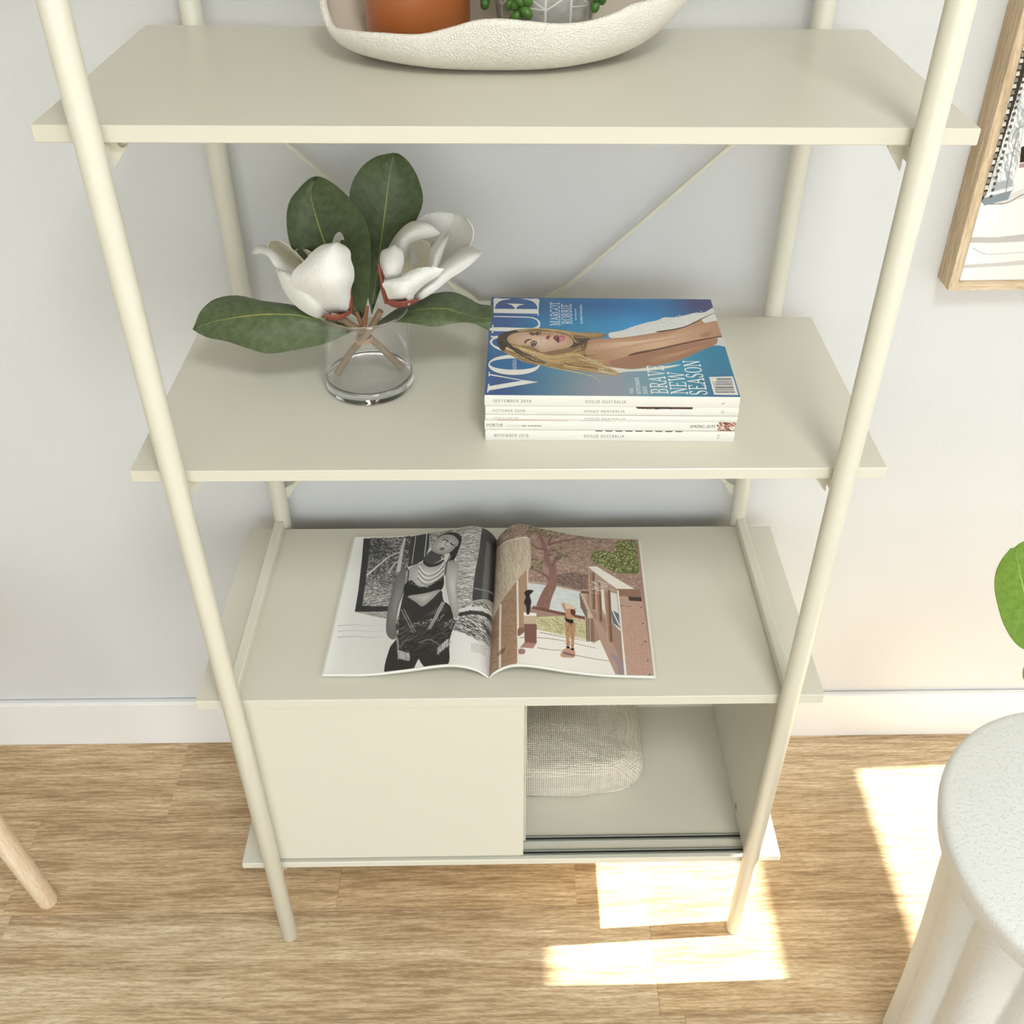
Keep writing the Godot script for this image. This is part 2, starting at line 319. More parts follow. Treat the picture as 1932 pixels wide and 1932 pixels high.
func sheet(st: SurfaceTool, g: Array, th: float, front: Vector3) -> void:   # a grid of points as a sheet with thickness; front: the side that is the face
	var nl := g.size() - 1
	var nw: int = g[0].size() - 1
	var top := []
	var low := []
	for i in nl + 1:
		var rt := []
		var rl := []
		for j in nw + 1:
			var n: Vector3 = (g[mini(i + 1, nl)][j] - g[maxi(i - 1, 0)][j]).cross(g[i][mini(j + 1, nw)] - g[i][maxi(j - 1, 0)])
			if n.length() < 1e-12:
				var i2 := clampi(i, 1, nl - 1)
				n = (g[i2 + 1][j] - g[i2 - 1][j]).cross(g[i2][mini(j + 1, nw)] - g[i2][maxi(j - 1, 0)])
			n = n.normalized()
			rt.append([g[i][j] + n * th / 2, n])
			rl.append([g[i][j] - n * th / 2, n])
		top.append(rt)
		low.append(rl)
	var sgn := 1.0 if top[nl / 2][nw / 2][1].dot(front) > 0 else -1.0
	for side in [[top, 1.0], [low, -1.0]]:
		st.set_smooth_group(0 if side[1] > 0 else 1)
		for i in nl:
			for j in nw:
				var q := []
				for k in [[i, j], [i, j + 1], [i + 1, j + 1], [i + 1, j]]:
					q.append([side[0][k[0]][k[1]], Vector2(float(k[1]) / nw if sgn > 0 else 1.0 - float(k[1]) / nw, float(k[0]) / nl)])
				for t in [[0, 1, 2], [0, 2, 3]]:
					var a: Vector3 = q[t[0]][0][0]
					var b: Vector3 = q[t[1]][0][0]
					var c: Vector3 = q[t[2]][0][0]
					if (b - a).cross(c - a).length_squared() < 1e-16:
						continue
					var order: Array = t if (c - a).cross(b - a).dot(q[t[0]][0][1] * side[1]) > 0 else [t[0], t[2], t[1]]
					for k in order:
						st.set_uv(q[k][1])
						st.add_vertex(q[k][0][0])
	st.set_smooth_group(-1)
	st.set_uv(Vector2(0.02, 0.5))
	var edge := []
	for i in nl + 1:
		edge.append([i, 0])
	for j in range(1, nw + 1):
		edge.append([nl, j])
	for i in range(nl - 1, -1, -1):
		edge.append([i, nw])
	for j in range(nw - 1, 0, -1):
		edge.append([0, j])
	var mid: Vector3 = g[nl / 2][nw / 2]
	for k in edge.size():
		var a: Array = edge[k]
		var b: Array = edge[(k + 1) % edge.size()]
		var p: Vector3 = top[a[0]][a[1]][0]
		if p.distance_squared_to(top[b[0]][b[1]][0]) < 1e-12:
			continue
		quad(st, p, top[b[0]][b[1]][0], low[b[0]][b[1]][0], low[a[0]][a[1]][0], p - mid)


func patch(called: String, key: String, m: Material, parent: Node, th := 0.0008, wave := 0.0, nl := 26, nw := 12) -> MeshInstance3D:
	var a: Array = PATCHES[key]
	var n := a.size() / 9
	var c := [[], [], []]
	for k in 3:
		for i in n:
			var o := (k * n + i) * 3
			c[k].append(Vector3(a[o], a[o + 1], a[o + 2]))
	var nz := FastNoiseLite.new()
	nz.seed = key.hash() % 1000
	nz.frequency = 40.0
	var g := []
	for i in nl + 1:
		var t := float(i) / nl
		var l := smooth_at(c[0], t)
		var s := smooth_at(c[1], t)
		var r := smooth_at(c[2], t)
		var row := []
		for j in nw + 1:
			var w := float(j) / nw
			var p := l * (1 - w) * (1 - 2 * w) + s * 4 * w * (1 - w) + r * w * (2 * w - 1)
			if wave > 0.0:
				p.z += nz.get_noise_2d(t * 1.2, w * 1.2) * wave * 4.0 * w * (1 - w)
			row.append(p)
		g.append(row)
	var st := mb()
	sheet(st, g, th, Vector3(0.0, 0.4, 1.0))
	return obj(called, st, m, parent)


# ------------------------------------------------------------------ materials
func mat(color: String, rough := 0.5, spec := 0.5) -> StandardMaterial3D:
	var m := StandardMaterial3D.new()
	m.albedo_color = Color(color)
	m.roughness = rough
	m.metallic_specular = spec
	return m


func noise_map(freq: float, size: int, kind := FastNoiseLite.TYPE_SIMPLEX_SMOOTH, octaves := 3) -> NoiseTexture2D:
	var n := FastNoiseLite.new()
	n.noise_type = kind
	n.frequency = freq
	n.fractal_octaves = octaves
	var t := NoiseTexture2D.new()
	t.width = size
	t.height = size
	t.seamless = true
	t.noise = n
	return t


func bumpy(m: StandardMaterial3D, map: Texture2D, depth: float, per_metre: float) -> StandardMaterial3D:
	m.heightmap_enabled = true
	m.heightmap_texture = map
	m.heightmap_scale = depth
	m.uv1_triplanar = true
	m.uv1_world_triplanar = true
	m.uv1_scale = Vector3.ONE * per_metre
	return m


func make_materials() -> void:
	M.wall = bumpy(mat("dbdcdb", 0.85, 0.3), noise_map(0.045, 512), 0.025, 4.0)
	M.trim = mat("f4f3f1", 0.45)
	M.ceiling = mat("f2f2f0", 0.9, 0.2)
	M.shelf = mat("dcd8c8", 0.31)
	M.shelf_inner = M.shelf
	M.tube = mat("e1decd", 0.34)
	M.screw = mat("b9b6ad", 0.25)
	M.screw.metallic = 1.0
	M.alu = mat("a9aca2", 0.35)
	M.alu.metallic = 0.6
	M.groove = mat("2b2a26", 0.6)
	M.pane = mat("ffffff", 0.0)
	M.pane.transparency = BaseMaterial3D.TRANSPARENCY_ALPHA
	M.pane.albedo_color.a = 0.02
	M.frame_paint = mat("efefec", 0.5)
	var wood := ImageTexture.create_from_image(wood_image(2048, 1024, 1.2, 0.66, 3, Color("a38968"), Color("cdb38e"), Color("ead8b8")))
	M.plank = []
	for tint in ["ffffff", "f6f2ec", "fffaf3"]:
		var m := mat(tint, 0.42, 0.45)
		m.albedo_texture = wood
		M.plank.append(m)
	M.subfloor = mat("4a3a28", 0.9)
	var beech := ImageTexture.create_from_image(wood_image(512, 128, 0.6, 0.15, 9, Color("e6c8a2"), Color("f0d9ba"), Color("f8e8d0")))
	M.beech = mat("ffffff", 0.5)
	M.beech.albedo_texture = beech
	M.oak = mat("ffffff", 0.6)
	M.oak.albedo_texture = ImageTexture.create_from_image(wood_image(1024, 256, 0.5, 0.1, 5, Color("b89c7a"), Color("d2b996"), Color("e6d3b6")))
	var pits := noise_map(0.045, 512, FastNoiseLite.TYPE_SIMPLEX, 4)
	pits.color_ramp = Gradient.new()
	pits.color_ramp.offsets = PackedFloat32Array([0.0, 0.24, 0.3, 1.0])
	pits.color_ramp.colors = PackedColorArray([Color.BLACK, Color(0.2, 0.2, 0.2), Color(0.92, 0.92, 0.92), Color.WHITE])
	M.plaster = bumpy(mat("e9e9e5", 0.5, 0.4), pits, 0.05, 6.0)
	M.sheer = mat("e3e5e8", 0.9, 0.1)
	M.sheer.backlight_enabled = true
	M.sheer.backlight = Color(0.80, 0.81, 0.83)
	M.clay = bumpy(mat("ece7dc", 0.9, 0.2), noise_map(0.15, 512, FastNoiseLite.TYPE_SIMPLEX, 2), 0.13, 6.0)
	M.clay_in = mat("ded3c3", 0.9, 0.2)
	M.paper = mat("e6e4db", 0.6, 0.3)
	var folds := noise_map(0.03, 256)
	M.petal = mat("fcfbf6", 0.55, 0.3)
	M.petal.backlight_enabled = true
	M.petal.backlight = Color(0.55, 0.55, 0.5)
	M.petal_inner = mat("f6f0dc", 0.6, 0.3)
	M.petal_inner.backlight_enabled = true
	M.petal_inner.backlight = Color(0.5, 0.48, 0.38)
	for m in [M.petal, M.petal_inner]:
		m.heightmap_enabled = true
		m.heightmap_texture = folds
		m.heightmap_scale = 0.05
		m.uv1_scale = Vector3(5.0, 0.7, 1.0)
	M.sepal = mat("9c5344", 0.6)
	M.stem = mat("7f6a50", 0.7)
	M.twig = mat("8a5c40", 0.7)
	M.leaf = mat("ffffff", 0.42, 0.4)
	M.leaf.albedo_texture = ImageTexture.create_from_image(leaf_image("4c593c", "5d6b4a", "a8a858", "76855e", 11))
	M.leaf_bright = mat("ffffff", 0.3, 0.5)
	M.leaf_bright.albedo_texture = ImageTexture.create_from_image(leaf_image("688f26", "83aa3a", "bcd468", "a2c65a", 23))
	M.leaf_bright.backlight_enabled = true
	M.leaf_bright.backlight = Color(0.5, 0.62, 0.15)
	M.bead = mat("4f7a35", 0.35)
	M.tie = mat("a58a64", 0.6)
	M.glass = mat("ffffff", 0.0)
	M.glass.albedo_color.a = 0.0
	M.glass.refraction_enabled = true
	M.glass.refraction_scale = 0.05
	M.glass_wall = mat("ffffff", 0.02)
	M.glass_wall.transparency = BaseMaterial3D.TRANSPARENCY_ALPHA
	M.glass_wall.albedo_color.a = 0.03
	M.amber = mat("a85f2e", 0.28)
	M.amber.clearcoat_enabled = true
	M.amber.clearcoat = 0.5
	M.pot = mat("ffffff", 0.75)
	M.pot.albedo_texture = ImageTexture.create_from_image(pot_image())
	M.soil = mat("3a2c20", 0.95)
	var weave := weave_images()
	M.weave = mat("ffffff", 0.95, 0.2)
	M.weave.albedo_texture = weave[0]
	M.weave.heightmap_enabled = true
	M.weave.heightmap_texture = weave[1]
	M.weave.heightmap_scale = 0.2
	M.weave.uv1_triplanar = true
	M.weave.uv1_scale = Vector3.ONE * 10.0
	M.weave.rim_enabled = true
	M.weave.rim = 0.3


func wood_image(w: int, h: int, lx: float, ly: float, sd: int, dark: Color, mid: Color, light: Color) -> Image:
	var a := FastNoiseLite.new()
	a.seed = sd
	a.frequency = 1.0
	a.fractal_octaves = 3
	var b := FastNoiseLite.new()
	b.seed = sd + 1
	b.frequency = 1.0
	b.fractal_type = FastNoiseLite.FRACTAL_NONE
	var px := PackedByteArray()
	px.resize(w * h * 3)
	var o := 0
	for y in h:
		var fy := ly * y / h
		for x in w:
			var fx := lx * x / w
			var bend := b.get_noise_2d(fx * 2.2, fy * 9.0) * 0.005
			var broad := a.get_noise_2d(fx * 1.4, (fy + bend) * 22.0)
			var streak := a.get_noise_2d(fx * 11.0 + 40.0, (fy + bend) * 190.0)
			var pore := b.get_noise_2d(fx * 60.0, (fy + bend * 0.6) * 700.0)
			var v := 0.5 + 0.5 * broad + 0.6 * streak
			var c := dark.lerp(mid, clampf(v * 2.0, 0.0, 1.0)) if v < 0.5 else mid.lerp(light, clampf(v * 2.0 - 1.0, 0.0, 1.0))
			if pore > 0.3:
				c = c.lerp(dark * 0.9, minf((pore - 0.3) * 1.1, 0.4))
			elif pore < -0.45:
				c = c.lerp(light, minf((-0.45 - pore) * 1.2, 0.4))
			px[o] = int(clampf(c.r, 0, 1) * 255.0)
			px[o + 1] = int(clampf(c.g, 0, 1) * 255.0)
			px[o + 2] = int(clampf(c.b, 0, 1) * 255.0)
			o += 3
	return Image.create_from_data(w, h, false, Image.FORMAT_RGB8, px)


func leaf_image(dark: String, mid: String, rib: String, vein: String, sd: int) -> Image:
	var c := canvas(384, 768, Color(dark))
	var nz := FastNoiseLite.new()
	nz.seed = sd
	nz.frequency = 0.02
	var im: Image = c.im
	for y in 768:
		for x in 384:
			var t := clampf(0.5 + 0.8 * nz.get_noise_2d(x * 0.7, y) + 0.25 * nz.get_noise_2d(x * 9.0, y * 2.0), 0.0, 1.0)
			im.set_pixel(x, y, Color(dark).lerp(Color(mid), t))
	for i in 15:
		for s in [-1.0, 1.0]:
			var y0 := 40.0 + i * 62.0 + (24.0 if s > 0 else 0.0)
			var pts := [500.0, y0]
			for k in range(1, 6):
				pts.append_array([500.0 + s * 96.0 * k, y0 + 26.0 * k + 3.4 * k * k])
			sk(c, vein + "70", 0.006, 0.003, pts)
	if mid == "83aa3a":   # the fine net of veins of the bright leaf
		for i in 420:
			var x := rng.randf() * 1000.0
			var y := rng.randf() * 1000.0
			var an := rng.randf() * TAU
			sk(c, vein + "90", 0.004, 0.003, [x, y, x + cos(an) * 45.0, y + sin(an) * 26.0])
	sk(c, rib, 0.02, 0.008, [500, -10, 500, 500, 500, 980])
	return im


func pot_image() -> Image:
	var c := canvas(1024, 512, Color("a9a8a2"))
	var nz := FastNoiseLite.new()
	nz.frequency = 0.012
	nz.fractal_octaves = 5
	var im: Image = c.im
	for y in 512:
		for x in 1024:
			var t := 0.5 + 0.7 * nz.get_noise_2d(x, y)
			im.set_pixel(x, y, Color("93938d").lerp(Color("bdbbb4"), clampf(t, 0, 1)))
	for i in 12:   # pale joints of a facet pattern
		var x := i * 1000.0 / 12.0
		sk(c, "dcdad3", 0.007, 0.007, [x, 0, x + 4, 1000])
		for k in 3:
			var y := 120.0 + k * 330.0 + (160.0 if i % 2 else 0.0)
			sk(c, "dcdad3", 0.007, 0.007, [x, y, x + 83.3, y + (160.0 if i % 2 == 0 else -160.0)])
			sk(c, "dcdad3", 0.006, 0.006, [x, y, x + 83.3, y - 20.0])
	return im


func weave_images() -> Array:
	var n := 512
	var per := 32
	var s := n / per
	var col := Image.create(n, n, false, Image.FORMAT_RGB8)
	var hgt := Image.create(n, n, false, Image.FORMAT_L8)
	var nz := FastNoiseLite.new()
	nz.frequency = 0.03
	var warp := []
	var weft := []
	for i in per:
		warp.append(rng.randf_range(0.7, 1.0))
		weft.append(rng.randf_range(0.7, 1.0))
	for y in n:
		for x in n:
			var wx := x + nz.get_noise_2d(x, y) * 2.0
			var wy := y + nz.get_noise_2d(x + 300, y) * 2.0
			var i := posmod(int(floor(wx / s)), per)
			var j := posmod(int(floor(wy / s)), per)
			var u := fposmod(wx / s, 1.0) * 2.0 - 1.0
			var v := fposmod(wy / s, 1.0) * 2.0 - 1.0
			var over := (i + j) % 2 == 0
			var k := sqrt(maxf(0.0, 1.0 - (u * u if over else v * v))) * (0.55 + 0.45 * cos((v if over else u) * PI / 2))
			k *= warp[i] if over else weft[j]
			hgt.set_pixel(x, y, Color(k, k, k))
			col.set_pixel(x, y, Color("9c7c52").lerp(Color("f4efe2"), clampf(k * 1.5, 0.0, 1.0)))
	return [ImageTexture.create_from_image(col), ImageTexture.create_from_image(hgt)]


# ------------------------------------------------------------------ printing: polygons, strokes and letters drawn on an image
# Places are given in thousandths of the width and height of the print.
func canvas(w: int, h: int, ground: Color) -> Dictionary:
	var im := Image.create(w, h, false, Image.FORMAT_RGBA8)
	im.fill(ground)
	return {"im": im, "w": w, "h": h}


func pts_of(c: Dictionary, a: Array) -> PackedVector2Array:
	var p := PackedVector2Array()
	for i in range(0, a.size(), 2):
		p.append(Vector2(a[i] * c.w / 1000.0, a[i + 1] * c.h / 1000.0))
	return p


func rounded(p: PackedVector2Array) -> PackedVector2Array:
	var r := PackedVector2Array()
	var n := p.size()
	for i in n:
		for k in 5:
			r.append(p[i].cubic_interpolate(p[(i + 1) % n], p[(i + n - 1) % n], p[(i + 2) % n], k / 5.0))
	return r


func scan(c: Dictionary, p: PackedVector2Array, col: Color) -> void:
	var im: Image = c.im
	var lo := INF
	var hi := -INF
	for q in p:
		lo = minf(lo, q.y)
		hi = maxf(hi, q.y)
	var row: Image
	if col.a < 0.999:
		row = Image.create(c.w, 1, false, Image.FORMAT_RGBA8)
		row.fill(col)
	var n := p.size()
	for y in range(maxi(0, ceili(lo - 0.5)), mini(c.h - 1, floori(hi - 0.5)) + 1):
		var f := y + 0.5
		var xs := []
		for i in n:
			var a := p[i]
			var b := p[(i + 1) % n]
			if (a.y <= f) != (b.y <= f):
				xs.append(a.x + (f - a.y) / (b.y - a.y) * (b.x - a.x))
		xs.sort()
		for k in range(0, xs.size() - 1, 2):
			var x0 := clampi(roundi(xs[k]), 0, c.w)
			var x1 := clampi(roundi(xs[k + 1]), 0, c.w)
			if x1 > x0:
				if row:
					im.blend_rect(row, Rect2i(0, 0, x1 - x0, 1), Vector2i(x0, y))
				else:
					im.fill_rect(Rect2i(x0, y, x1 - x0, 1), col)


func fl(c: Dictionary, col: String, a: Array, smooth := true) -> void:
	var p := pts_of(c, a)
	scan(c, rounded(p) if smooth else p, Color(col))


func sf(c: Dictionary, col: String, inner: String, a: Array, n: int) -> void:   # a fill that turns to another colour inwards
	var p := rounded(pts_of(c, a))
	var mid := Vector2.ZERO
	for q in p:
		mid += q / p.size()
	for i in n:
		var t := float(i) / n
		var r := PackedVector2Array()
		for q in p:
			r.append(mid + (q - mid) * (1.0 - t * 0.92))
		scan(c, r, Color(col).lerp(Color(inner), float(i) / maxi(n - 1, 1)))


func stroke(c: Dictionary, p: PackedVector2Array, w0: float, w1: float, col: Color) -> void:
	var l := PackedVector2Array()
	var r := PackedVector2Array()
	var n := p.size()
	for i in n:
		var d := (p[mini(i + 1, n - 1)] - p[maxi(i - 1, 0)]).normalized().orthogonal()
		var w := lerpf(w0, w1, float(i) / maxi(n - 1, 1)) / 2.0
		l.append(p[i] + d * w)
		r.append(p[i] - d * w)
	r.reverse()
	l.append_array(r)
	scan(c, l, col)


func sk(c: Dictionary, col: String, w0: float, w1: float, a: Array) -> void:
	var p := pts_of(c, a)
	var q := PackedVector2Array()
	var n := p.size()
	for i in n - 1:
		for k in 5:
			q.append(p[i].cubic_interpolate(p[i + 1], p[maxi(i - 1, 0)] if i > 0 else p[0] * 2.0 - p[1], p[i + 2] if i + 2 < n else p[i + 1] * 2.0 - p[i], k / 5.0))
	q.append(p[n - 1])
	stroke(c, q, w0 * c.w, w1 * c.w, Color(col))


func scat(c: Dictionary, cols: String, n: int, ln: float, w: float, ang: float, spread: float, a: Array) -> void:   # many short dabs inside an outline
	var p := pts_of(c, a)
	var lo := p[0]
	var hi := p[0]
	for q in p:
		lo = lo.min(q)
		hi = hi.max(q)
	var list := cols.split(" ")
	var unit: float = c.w / 500.0
	for i in n:
		var q := Vector2(rng.randf_range(lo.x, hi.x), rng.randf_range(lo.y, hi.y))
		if not Geometry2D.is_point_in_polygon(q, p):
			continue
		var an := ang + rng.randf_range(-spread, spread)
		var d := Vector2(cos(an), sin(an)) * ln * unit * rng.randf_range(0.4, 1.2) * 0.6
		var b := d.orthogonal() * rng.randf_range(-0.25, 0.25)
		stroke(c, PackedVector2Array([q - d, q + b, q + d]), w * unit * rng.randf_range(0.4, 1.0) * 0.7, 1.0, Color(list[rng.randi() % list.size()]))


func strands(c: Dictionary, cols: String, n: int, w: float, a: Array, b: Array) -> void:   # strokes spread between two curves
	var list := cols.split(" ")
	for i in n:
		var r := []
		var t := rng.randf()
		for k in a.size():
			r.append(lerpf(a[k], b[k], clampf(t + rng.randf_range(-0.08, 0.08), 0.0, 1.0)))
		sk(c, list[rng.randi() % list.size()], w * rng.randf_range(0.5, 1.3), w * 0.3, r)


func lines(c: Dictionary, col: String, n: int, a: Array) -> void:   # a caption too small to read: start, end of the first line, start of the last line
	for i in n:
		var t := float(i) / n
		var x := lerpf(a[0], a[4], t)
		var y := lerpf(a[1], a[5], t)
		var dx: float = a[2] - a[0]
		var dy: float = a[3] - a[1]
		var at := 0.0
		while at < 0.92:
			var ln := rng.randf_range(0.05, 0.16)
			sk(c, col, 0.004, 0.004, [x + dx * at, y + dy * at, x + dx * (at + ln), y + dy * (at + ln)])
			at += ln + 0.04


func font_of(called: String) -> Font:
	var f := SystemFont.new()
	f.font_names = PackedStringArray([called.trim_suffix(" Bold").trim_suffix(" Wide")])
	if called.ends_with("Bold"):
		f.font_weight = 700
	if called.ends_with("Wide"):
		var v := FontVariation.new()
		v.base_font = f
		v.spacing_glyph = 7
		return v
	return f


func tx(c: Dictionary, text: String, called: String, col: String, a: Array) -> void:   # letters that fill the box from baseline start (a0, a1) to baseline end (a2, a3), tops at (a4, a5)
	var t := TextMesh.new()
	t.text = text
	t.font = font_of(called)
	t.font_size = 64
	t.depth = 0.0
	t.curve_step = 2.0
	var arr := t.get_mesh_arrays()
	var v: PackedVector3Array = arr[0]
	var ix: PackedInt32Array = arr[Mesh.ARRAY_INDEX] if arr[Mesh.ARRAY_INDEX] != null else PackedInt32Array(range(v.size()))
	var lo := Vector3(INF, INF, 0)
	var hi := -lo
	for q in v:
		lo = lo.min(q)
		hi = hi.max(q)
	var p := pts_of(c, a)
	var px := p[1] - p[0]
	var py := p[2] - p[0]
	for i in range(0, ix.size() - 2, 3):
		var r := PackedVector2Array()
		for k in 3:
			var q := v[ix[i + k]]
			r.append(p[0] + px * (q.x - lo.x) / (hi.x - lo.x) + py * (q.y - lo.y) / (hi.y - lo.y))
		scan(c, r, Color(col))


func grad(c: Dictionary, rows: Array) -> void:   # a ground of colours blended from a few
	var g := Image.create(rows[0].split(" ").size(), rows.size(), false, Image.FORMAT_RGBA8)
	for y in rows.size():
		var list: PackedStringArray = rows[y].split(" ")
		for x in list.size():
			g.set_pixel(x, y, Color(list[x]))
	g.resize(c.w, c.h, Image.INTERPOLATE_CUBIC)
	c.im.copy_from(g)


func printed(c: Dictionary, rough := 0.3, spec := 0.5) -> StandardMaterial3D:
	var m := mat("ffffff", rough, spec)
	m.albedo_texture = ImageTexture.create_from_image(c.im)
	return m


func print_cover(c: Dictionary) -> void:
	fl(c,"f1efe8",[16,133,210,133,210,186,17,180],false)
	fl(c,"f1efe8",[212,20,217,16,215,209,210,208],false)
	fl(c,"f1efe8",[12,14,17,14,20,180,15,180],false)
	fl(c,"f1efe8",[14,12,52,13,91,15,56,31,36,54,24,86,19,131,15,86])
	fl(c,"f1efe8",[138,11,178,13,217,16,217,73,215,132,210,126,207,91,195,55,174,30])
	fl(c,"f1efe8",[71,69,154,76,130,91,118,111,114,137,110,137,106,111,95,89],false)
	sk(c,"f1efe8",0.008,0.008,[17,220,100,223,175,227,202,244,215,273,218,307])
	fl(c,"f1efe8",[221,290,220,324,211,349,195,370,168,375,18,380,17,341,168,344,195,337,210,320,217,290])
	fl(c,"f1efe8",[13,312,18,312,19,404,13,404],false)
	fl(c,"f1efe8",[63,588,30,554,13,523,7,495,12,467,27,443,53,426,54,442,26,465,18,487,18,507,31,534,62,565])
	fl(c,"f1efe8",[11,427,19,435,40,430,37,441,15,450,10,443],false)
	fl(c,"f1efe8",[217,718,212,748,197,776,174,797,145,811,113,816,81,812,52,800,28,779,13,752,7,723,11,692,25,664,48,642,78,627,111,621,144,626,173,639,197,661,212,688])
	fl(c,"3670a8",[213,711,208,728,194,743,172,756,144,764,114,767,83,765,55,758,33,747,19,732,13,715,18,698,31,682,53,670,81,661,112,658,143,660,172,667,194,679,208,694])
	fl(c,"f1efe8",[14,921,157,864,211,880,11,962],false)
	fl(c,"f1efe8",[14,808,151,864,188,883,15,821],false)
	fl(c,"f1efe8",[12,900,17,900,15,977,9,977],false)
	fl(c,"f1efe8",[11,788,15,788,15,831,11,831],false)
	tx(c,"AUSTRALIA","Droid Sans","f1efe8",[124,770,121,667,108,772])
	tx(c,"MARGOT","Droid Serif","dfe6ee",[309,315,312,50,264,316])
	tx(c,"ROBBIE","Droid Serif","dfe6ee",[362,297,363,71,315,298])
	tx(c,"interviewed by","Droid Serif Bold","dfe6ee",[384,254,386,122,373,255])
	tx(c,"Quentin Tarantino","Droid Serif Bold","dfe6ee",[411,292,414,77,395,292])
	tx(c,"THE","Droid Serif Bold","e6e8ea",[584,976,584,928,571,977])
	tx(c,"SEPTEMBER","Droid Serif Bold","e6e8ea",[613,978,614,829,597,979])
	tx(c,"ISSUE","Droid Serif Bold","e6e8ea",[639,978,640,909,622,978])
	fl(c,"e3e3e0",[516,393,547,375,581,357,609,332,641,306,691,271,740,245,770,214,811,213,846,199,912,159,953,153,1009,90,1008,143,1008,196,1006,256,943,274,930,240,900,271,851,314,791,353,711,392,627,422,527,444])
	scat(c,"ffffff d2d2ce f4f4f2 c8cac6",420,8,3,0.2,1.2,[563,383,641,310,769,218,911,163,1008,95,1007,247,944,266,901,262,792,345,627,414])
	fl(c,"9a8a78",[924,232,963,188,1007,148,1004,157,964,198,926,245])
	fl(c,"e6e3d8",[461,734,527,740,589,754,655,738,726,721,797,704,747,736,653,767,571,777,508,799,459,778])
	fl(c,"d3d7d7",[976,427,1005,414,1006,516,972,510,955,512,971,487])
	sf(c,"b98d6e","e0b797",[396,546,402,507,421,475,451,456,494,449,576,435,661,405,736,375,798,353,855,310,901,258,931,236,944,270,1006,254,1005,410,979,432,971,487,945,519,909,551,854,606,795,660,741,695,669,726,589,750,527,740,481,719,436,668,406,608],10)
	fl(c,"a97c61",[591,623,647,595,713,567,815,512,918,466,977,440,960,495,909,547,837,618,751,684,669,724,589,748,518,733,502,681,548,650])
	sf(c,"a97c61","c39a7a",[650,641,743,601,845,545,932,492,911,527,822,607,737,669,658,701],7)
	sf(c,"c99f80","ecc9ad",[426,514,492,489,590,475,691,445,792,410,878,376,875,408,789,451,687,493,587,534,488,567,430,569],8)
	fl(c,"6a4636",[588,613,625,585,715,545,818,490,921,440,1005,406,999,418,919,458,816,509,714,564,630,603,591,623])
	fl(c,"4a3128",[723,369,799,340,856,306,927,232,923,245,854,318,798,351,736,376])
	sf(c,"b58a6d","a5775e",[905,408,935,374,969,365,951,407,919,428],4)
	sf(c,"cc9f80","a87c62",[875,343,888,347,896,367,883,363],4)
	tx(c,"BRAVE","Droid Serif","f4f5f5",[721,976,722,718,652,975])
	tx(c,"NEW","Droid Serif","f4f5f5",[798,978,800,778,730,976])
	tx(c,"SEASON","Droid Serif","f4f5f5",[875,980,877,663,803,983])
	fl(c,"eceae6",[898,820,995,812,995,982,899,981],false)
	fl(c,"77777a",[927,830,987,829,987,839,926,841],false)
	fl(c,"8c8c8e",[925,844,987,843,987,852,924,853],false)
	fl(c,"55555a",[917,862,986,861,987,868,916,869],false)
	fl(c,"a4a4a6",[916,875,986,873,984,896,913,897],false)
	fl(c,"66666a",[913,904,985,903,986,907,913,908],false)
	fl(c,"44444a",[913,912,985,911,985,919,912,921],false)
	fl(c,"a9a9aa",[912,925,985,924,984,942,910,943],false)
	fl(c,"77777a",[910,947,984,946,985,950,910,951],false)
	fl(c,"3c3c42",[909,955,984,954,985,961,909,962],false)
	fl(c,"55555a",[908,862,911,862,910,872,907,872],false)
	fl(c,"55555a",[908,877,911,877,911,887,907,887],false)
	fl(c,"55555a",[908,892,911,892,911,901,908,901],false)
	fl(c,"55555a",[908,906,911,906,911,916,908,916],false)
	fl(c,"55555a",[908,921,911,921,911,930,908,931],false)
	fl(c,"55555a",[908,935,911,935,911,945,908,945],false)
	fl(c,"55555a",[908,950,911,950,911,959,908,959],false)
	fl(c,"6a4c36",[373,515,397,467,423,467,414,530,407,592,416,653,390,661,373,593])
	fl(c,"8f6f4c",[38,467,47,420,76,387,115,364,168,352,221,345,274,350,327,365,373,387,419,387,466,386,507,416,463,450,417,459,392,515,393,585,404,646,421,698,448,734,456,763,436,786,405,780,380,776,294,754,232,728,188,710,156,696,118,652,86,614,56,576,42,522])
	fl(c,"4b3c30",[38,467,47,420,76,387,115,368,168,355,135,384,96,425,82,466,94,545,137,613,178,673,156,692,118,652,86,614,56,576,42,522])
	fl(c,"4f3a2c",[362,428,398,417,436,458,416,471,399,503,375,531,342,551,360,504])
	sf(c,"c9a283","e9cdb6",[80,467,86,434,104,405,135,392,185,384,234,381,284,389,316,408,342,428,358,468,359,508,343,539,313,559,281,573,249,589,226,595,201,559,178,537,143,529,110,529,91,507],9)
	sf(c,"caa283","b58a6d",[188,399,234,383,280,392,310,413,273,421,240,422,208,431],4)
	fl(c,"7d5a46",[152,502,158,472,175,459,187,464,170,481,157,510])
	fl(c,"6d4e3e",[172,393,185,387,195,395,197,417,185,422,176,409])
	fl(c,"4a3c34",[180,507,185,484,197,476,207,493,203,520,192,538,184,531])
	fl(c,"d8c9ba",[185,505,190,489,202,491,201,511,194,525])
	fl(c,"33312d",[201,506,200,515,197,521,193,521,190,515,188,506,190,498,193,492,197,492,200,497])
	fl(c,"e8e8e6",[199,501,198,505,196,505,195,502,196,498,198,498])
	fl(c,"4a3c34",[197,400,205,387,220,380,226,390,218,411,205,420])
	fl(c,"c8b7a6",[201,400,211,389,220,388,216,403,207,411])
	fl(c,"33312d",[215,399,214,405,211,409,208,409,205,406,204,399,205,393,208,389,211,389,214,393])
	fl(c,"8c4f42",[245,440,254,422,267,426,261,441,256,465,248,456])
	sf(c,"d9b69c","f0d9c6",[221,455,243,462,259,486,243,506,220,487],5)
